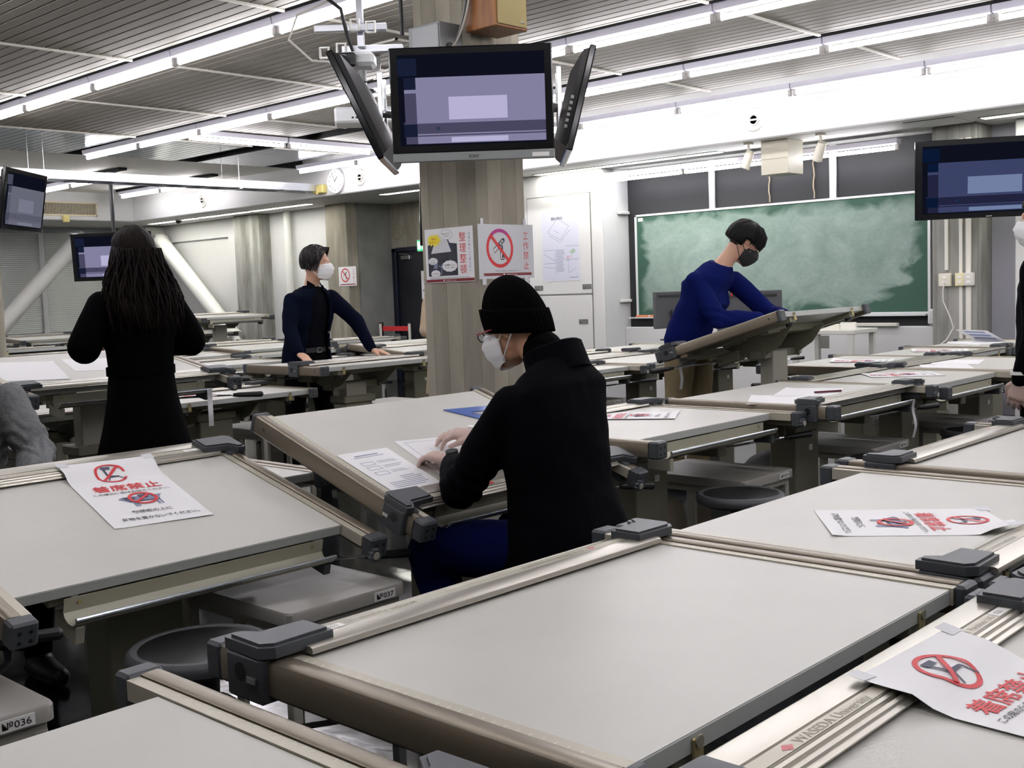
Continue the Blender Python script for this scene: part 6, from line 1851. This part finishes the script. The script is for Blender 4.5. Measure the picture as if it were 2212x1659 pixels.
# ---------------------------------------------------------------- 4. blue sweater, leaning over a raised board
def blue():
    loc = (6.24, 4.2, 0); az = rad(277)
    M = Matrix.Translation(loc) @ Matrix.Rotation(az - math.pi / 2, 4, 'Z'); I = M.inverted()
    L = lambda x, y, z: tuple(I @ V((x, y, z)))
    J = dict(head=L(6.45, 3.93, 1.60), neck=L(6.335, 4.05, 1.46), chest=L(6.28, 4.12, 1.27), waist=L(6.235, 4.19, 1.1), pel=L(6.215, 4.22, .97),
             sh=(L(6.135, 4.1, 1.39), L(6.52, 4.03, 1.39)), el=(L(6.13, 3.93, 1.12), L(6.66, 3.86, 1.13)), wr=(L(6.33, 3.74, 1.12), L(6.53, 3.68, 1.135)),
             hip=(L(6.13, 4.22, .94), L(6.31, 4.21, .94)), knee=(L(6.11, 4.24, .5), L(6.34, 4.22, .5)), ank=(L(6.1, 4.3, .09), L(6.36, 4.26, .09)))
    o, W_, R, ax, ay = standing('person in royal blue sweater and black mask leaning over a raised board', loc, az, J, M_SKIN2, V((.42, -.66, -.58)), 1.05,
                                [((.62, -.68, -.05), (0, 0, -1), (.6, .5, 0), (.55, .5, .35)), ((-.3, -.9, .02), (0, 0, -1), (-.8, .3, 0), (.5, .5, .4))])
    HC = W_['head']
    eyes(HC, R, o, 1.05); mask(o, HC, R, M_MASKB, 1.05, True, True)
    hl = lambda a, el, dx: ((a - .2) * 3 + (1.28 - el) * 5 if el < 1.5 else min((a - 1.35) * 5, (2.15 - el) * 4)) if el > .8 else 1
    hair_cap(o, HC, R, M_HAIRB, .028, hl, 1.05, amp=.008, seed=5)
    b = MB(); rg = random.Random(9)
    for q in range(34):      # fringe
        a = -1.25 + 2.5 * q / 33
        pts = [(.05 * math.sin(a), .05 * math.cos(a), .14), (.078 * math.sin(a), .098 * math.cos(a), .105), (.09 * math.sin(a), .115 * math.cos(a), .06), (.088 * math.sin(a), .114 * math.cos(a), .026 - .016 * rg.random())]
        b.tube([HC + R @ (V(p) * 1.05) for p in pts], [.008, .011, .009, .002], 6)
    b.build('fringe', M_HAIRB, o)
    b = MB()
    for s in (-1, 1):
        b.tube([HC + R @ V((s * .033 + .022 * math.cos(t), .112, .003 + .017 * math.sin(t))) for t in [2 * math.pi * q / 16 for q in range(17)]], .0013, 6)
        b.tube([HC + R @ V(p) for p in ((s * .055, .112, .008), (s * .078, .08, .008), (s * .083, -.01, .004))], .0014, 6)
    b.build('glasses_frame', mat('glasses_wire', '7a4a3a', .3, .6), o)
    b = MB()
    cw = M.to_3x3()
    torso(b, [(W_['pel'] - Z_ * .06, ax, ay, .175, .135), (W_['pel'] + Z_ * .03, ax, ay, .182, .14), (W_['waist'], ax, ay, .18, .14), (W_['chest'] - Z_ * .03, ax, ay + Z_ * -.25, .2, .145), (W_['chest'] + Z_ * .06, ax, ay - Z_ * .3, .2, .135), (W_['chest'].lerp(W_['neck'], .72), ax, ay - Z_ * .4, .18, .11), (W_['neck'] - Z_ * .01, ax, ay - Z_ * .4, .12, .095), (W_['neck'].lerp(W_['head'], .12), ax, ay - Z_ * .4, .08, .075)])
    for s in (0, 1):
        sh, el, wr = W_['sh'][s], W_['el'][s], W_['wr'][s]
        limb(b, bend(sh + (W_['chest'] - sh) * .08 - Z_ * .02, el, wr - (wr - el).normalized() * .015), [.07, .068, .064, .064, .06, .052, .042])
    eR = W_['el'][0]
    vox(b, 'sweater', M_BLUEK, .009, 4, o, None, .0055, 9, fold=lambda p: 1.2 * math.sin((p[2] + p[0] * .5) * 110) * max(0, 1 - (V(p) - eR).length / .14))
    b = MB(); c = W_['chest'] + ay * .148 + ax * -.085 + Z_ * .0
    vs = [c + ax * x + Z_ * z + ay * y for y in (0, .004) for x, z in ((-.008, -.012), (.008, -.012), (.01, .006), (0, .014), (-.009, .004))]
    b.add(vs, [(0, 1, 2, 3, 4), (9, 8, 7, 6, 5)] + [(i, (i + 1) % 5, 5 + (i + 1) % 5, 5 + i) for i in range(5)]); b.build('chest_emblem', M_RED, o)
    b = MB()
    torso(b, [(W_['pel'] - Z_ * .12, ax, ay, .165, .13), (W_['pel'], ax, ay, .168, .125)])
    for s in (0, 1): limb(b, [W_['hip'][s], W_['hip'][s].lerp(W_['knee'][s], .5), W_['knee'][s], W_['ank'][s]], [.105, .095, .085, .078])
    vox(b, 'trousers', M_CHINO, .011, 3, o, None, .006, 11, (1, 1, .6))
    shoes(o, W_['ank'], ay, M_BLK)
blue()

# ---------------------------------------------------------------- 5. grey cable-knit sweater at the left edge
def greyknit():
    loc = (1.62, 4.34, 0); az = rad(272)
    HC = V((1.585, 4.22, 1.215)); R = frame(V((-.15, -.85, -.5)))
    neck = V((1.6, 4.33, 1.09)); ax = V((-1, 0, 0)); ay = V((0, -1, 0))
    shL, shR = V((1.78, 4.28, 1.0)), V((1.43, 4.3, 1.0)); elL, elR = V((1.845, 4.2, .8)), V((1.36, 4.22, .8)); wrL, wrR = V((1.745, 4.03, .765)), V((1.5, 4.02, .765))
    hips = (V((1.53, 4.36, .575)), V((1.71, 4.36, .575))); knees = (V((1.5, 3.98, .54)), V((1.73, 3.98, .54))); ank = (V((1.5, 4.05, .09)), V((1.73, 4.05, .09)))
    b = MB(); head_shapes(b, HC, R, .96)
    limb(b, [neck - Z_ * .04, neck.lerp(HC, .5), HC + R @ V((0, -.03, -.04))], [.056, .05, .05])
    torso(b, [(V((1.62, 4.38, .56)), ax, ay, .155, .11), (V((1.62, 4.4, .72)), ax, ay, .135, .1), (V((1.61, 4.37, .92)), ax, ay, .15, .105), (V((1.605, 4.34, 1.02)), ax, ay, .15, .08), (neck, ax, ay, .06, .055)])
    for sh, el, wr in ((shL, elL, wrL), (shR, elR, wrR)): limb(b, [sh - Z_ * .04, el, wr], [.034, .036, .025])
    hand(b, wrL, (-.75, -.62, -.12), (0, -.2, -1), (-.3, -.9, .1), (.5, .5, .4), .1, .95); hand(b, wrR, (.6, -.7, -.12), (0, -.2, -1), (.5, -.8, .1), (.4, .4, .3), .1, .95)
    for s in (0, 1): limb(b, [hips[s], knees[s], ank[s]], [.078, .052, .036]); foot(b, ank[s], ay)
    o = body_obj(b, 'person in grey cable-knit sweater bending over a desk at the left edge', loc, M_SKIN2, .006)
    eyes(HC, R, o, .96); mask(o, HC, R, M_MASKW, .96)
    hl = lambda a, el, dx: min((a - .8) * 4 + (.9 - el) * 3, 3) if el > .6 else 1
    M_RED_B = mat('hair_reddish_brown', '2a0f0c', .4, bump=.3, bscale=24, stretch=(7, 7, .8))
    hair_cap(o, HC, R, M_RED_B, .02, hl, .98, seed=6)
    b = MB()
    for q in range(40):
        a = 1.2 + (2 * math.pi - 2.4) * q / 39
        p0 = V((.095 * math.sin(a), .11 * math.cos(a) - .012, .03))
        pts = [HC + R @ p0] + [HC + R @ p0 * (1 + .06 * k) + V((.004 * math.sin(q + k), .003 * math.cos(q * 2 + k), -.05 * k)) for k in (1, 2, 3)]
        b.tube(pts, [.01, .012, .011, .004], 6)
    b.build('hair_locks', M_RED_B, o)
    b = MB()
    torso(b, [(V((1.62, 4.38, .53)), ax, ay, .2, .16), (V((1.62, 4.4, .7)), ax, ay, .175, .135), (V((1.61, 4.37, .9)), ax, ay, .185, .14), (V((1.605, 4.34, 1.0)), ax, ay, .18, .11), (V((1.602, 4.335, 1.06)), ax, ay, .11, .085), (neck - Z_ * .005, ax, ay, .075, .07)])
    for sh, el, wr in ((shL, elL, wrL), (shR, elR, wrR)):
        limb(b, bend(sh, el, wr - (wr - el).normalized() * .01), [.075, .07, .066, .07, .068, .062, .05])
    vox(b, 'cable_knit_sweater', M_GREYK, .008, 3, o, None, .006, 14, fold=lambda p: .8 * math.sin(p[2] * 130 + 3 * math.sin(p[0] * 60)) * (1 if p[2] < .92 and p[0] > 1.7 else .25))
    b = MB()
    for s in (0, 1): limb(b, bend(hips[s], knees[s], ank[s]), [.092, .085, .075, .075, .07, .06, .05])
    torso(b, [(V((1.62, 4.38, .5)), ax, ay, .16, .13), (V((1.62, 4.38, .62)), ax, ay, .16, .125)])
    vox(b, 'trousers', M_TROUK, .011, 3, o); shoes(o, ank, ay, M_BLK)
    # ring and the white pen case in the hand
    d = V((-.75, -.62, -.12)).normalized(); b = MB(); c = wrL + d * .1 + V((0, 0, .0)); 
    b.tube([c - d * .002, c + d * .002], .0105, 16); b.build('gold_ring', mat('gold', 'd8b25a', .25, 1.0), o)
    t = thing('pen_case', 'white rounded case held under the hand with the gold ring', 'case', (1.70, 4.0, .701), rad(36))
    b = MB(); b.box(-.1, .1, -.025, .025, 0, .034, .012); b.build('case_body', M_MASKW, t); MB().box(-.1, .1, -.0255, .0255, .016, .018).build('seam', M_GAP, t)
greyknit()

# ---------------------------------------------------------------- 6. dark figure at the right edge
def rightedge():
    loc = (5.5, 1.73, 0); az = rad(90)
    J = dict(head=(0, .03, 1.585), neck=(0, .0, 1.43), chest=(0, 0, 1.25), waist=(0, 0, 1.08), pel=(0, 0, .93), sh=((-.18, 0, 1.36), (.18, 0, 1.36)), el=((-.215, -.01, 1.09), (.22, 0, 1.09)), wr=((-.205, .06, .86), (.2, .1, .86)),
             hip=((-.09, 0, .9), (.09, 0, .9)), knee=((-.09, .02, .49), (.09, .02, .49)), ank=((-.09, -.02, .09), (.09, -.02, .09)))
    o, W_, R, ax, ay = standing('person in black at the right edge, gloved hand hanging down', loc, az, J, M_SKIN, V((-.1, 1, -.02)), 1.0,
                                [((.05, .25, -1), (.5, -.2, 0), (0, 1, .2), (.35, .4, .3)), ((0, .25, -1), (-.5, 0, 0), (0, 1, .2), (.35, .4, .3))])
    HC = W_['head']; eyes(HC, R, o); mask(o, HC, R, M_MASKW)
    hair_cap(o, HC, R, M_HAIRB, .022, lambda a, el, dx: ((a - .2) * 3 + (1.15 - el) * 5 if el < 1.5 else min((a - 1.35) * 5, (2.15 - el) * 4)) if el > .8 else 1, 1.0, seed=11)
    b = MB(); Ws = lambda z: V((loc[0], loc[1], z))
    torso(b, [(Ws(.82), ax, ay, .19, .14), (Ws(1.0), ax, ay, .175, .135), (Ws(1.15), ax, ay, .18, .135), (Ws(1.28), ax, ay, .19, .13), (Ws(1.37), ax, ay, .17, .1), (Ws(1.43), ax, ay, .08, .075)])
    for s in (0, 1): limb(b, bend(W_['sh'][s] * 1.0, W_['el'][s], W_['wr'][s] + Z_ * .01), [.075, .07, .062, .06, .057, .05, .042])
    vox(b, 'black_sweater', M_WOOLK, .01, 3, o, None, .005, 9)
    b = MB(); w = W_['wr'][0]; b.tube([w + Z_ * .03, w + Z_ * .045], .0455, 18); b.build('cuff_stripe', M_STICK, o)
    b = MB(); torso(b, [(Ws(.8), ax, ay, .165, .13), (Ws(.95), ax, ay, .17, .13)])
    for s in (0, 1): limb(b, [W_['hip'][s], W_['knee'][s], W_['ank'][s]], [.1, .078, .068])
    vox(b, 'trousers', M_TROUK, .011, 3, o); shoes(o, W_['ank'], ay, M_BLK)
    b = MB(); hand(b, W_['wr'][0], (.05, .25, -1), (.5, -.2, 0), (0, 1, .2), (.35, .4, .3), .14)
    g = vox(b, 'glove', M_GLOVE, .006, 3, o); me = g.data
    nv = len(me.vertices); co = np.empty(nv * 3); no = np.empty(nv * 3); me.vertices.foreach_get('co', co); me.vertices.foreach_get('normal', no); me.vertices.foreach_set('co', co + no * .0018)
rightedge()

# ---------------------------------------------------------------- 7. beige coat behind the pillar
def beige():
    loc = (6.97, 7.27, 0); az = rad(250)
    J = dict(head=(0, .03, 1.5), neck=(0, .0, 1.35), chest=(0, 0, 1.18), waist=(0, 0, 1.0), pel=(0, 0, .86), sh=((-.165, 0, 1.27), (.165, 0, 1.27)), el=((-.23, .02, 1.02), (.23, .02, 1.02)), wr=((-.08, .22, 1.0), (.08, .22, 1.0)),
             hip=((-.085, 0, .84), (.085, 0, .84)), knee=((-.085, .02, .46), (.085, .02, .46)), ank=((-.085, -.02, .09), (.085, -.02, .09)))
    M = Matrix.Rotation(az - math.pi / 2, 3, 'Z')
    o, W_, R, ax, ay = standing('person in beige coat mostly hidden behind the concrete pillar', loc, az, J, M_SKIN2, M @ V((0, 1, -.1)), .96,
                                [(M @ V((.9, .3, 0)), (0, 0, -1), M @ V((0, 1, .3))), (M @ V((-.9, .3, 0)), (0, 0, -1), M @ V((0, 1, .3)))])
    HC = W_['head']; eyes(HC, R, o, .96); mask(o, HC, R, M_MASKW, .96)
    hair_cap(o, HC, R, M_HAIRBR, .024, lambda a, el, dx: min((a - .85) * 4 + (.9 - el) * 3, 3) if el > .6 else 1, .98, seed=12)
    b = MB(); Ws = lambda z: V((loc[0], loc[1], z))
    torso(b, [(Ws(.45), ax, ay, .24, .19), (Ws(.75), ax, ay, .205, .16), (Ws(.98), ax, ay, .18, .14), (Ws(1.15), ax, ay, .185, .14), (Ws(1.26), ax, ay, .17, .11), (Ws(1.36), ax, ay, .075, .075)])
    for s in (0, 1): limb(b, bend(W_['sh'][s], W_['el'][s], W_['wr'][s]), [.078, .074, .07, .072, .068, .06, .05])
    vox(b, 'beige_coat', M_BEIGE, .011, 3, o, None, .006, 9)
    b = MB()
    for s in (0, 1): limb(b, [W_['knee'][s], W_['ank'][s]], [.06, .05])
    vox(b, 'trousers', M_TROUK, .011, 2, o); shoes(o, W_['ank'], ay, M_BLK)
beige()
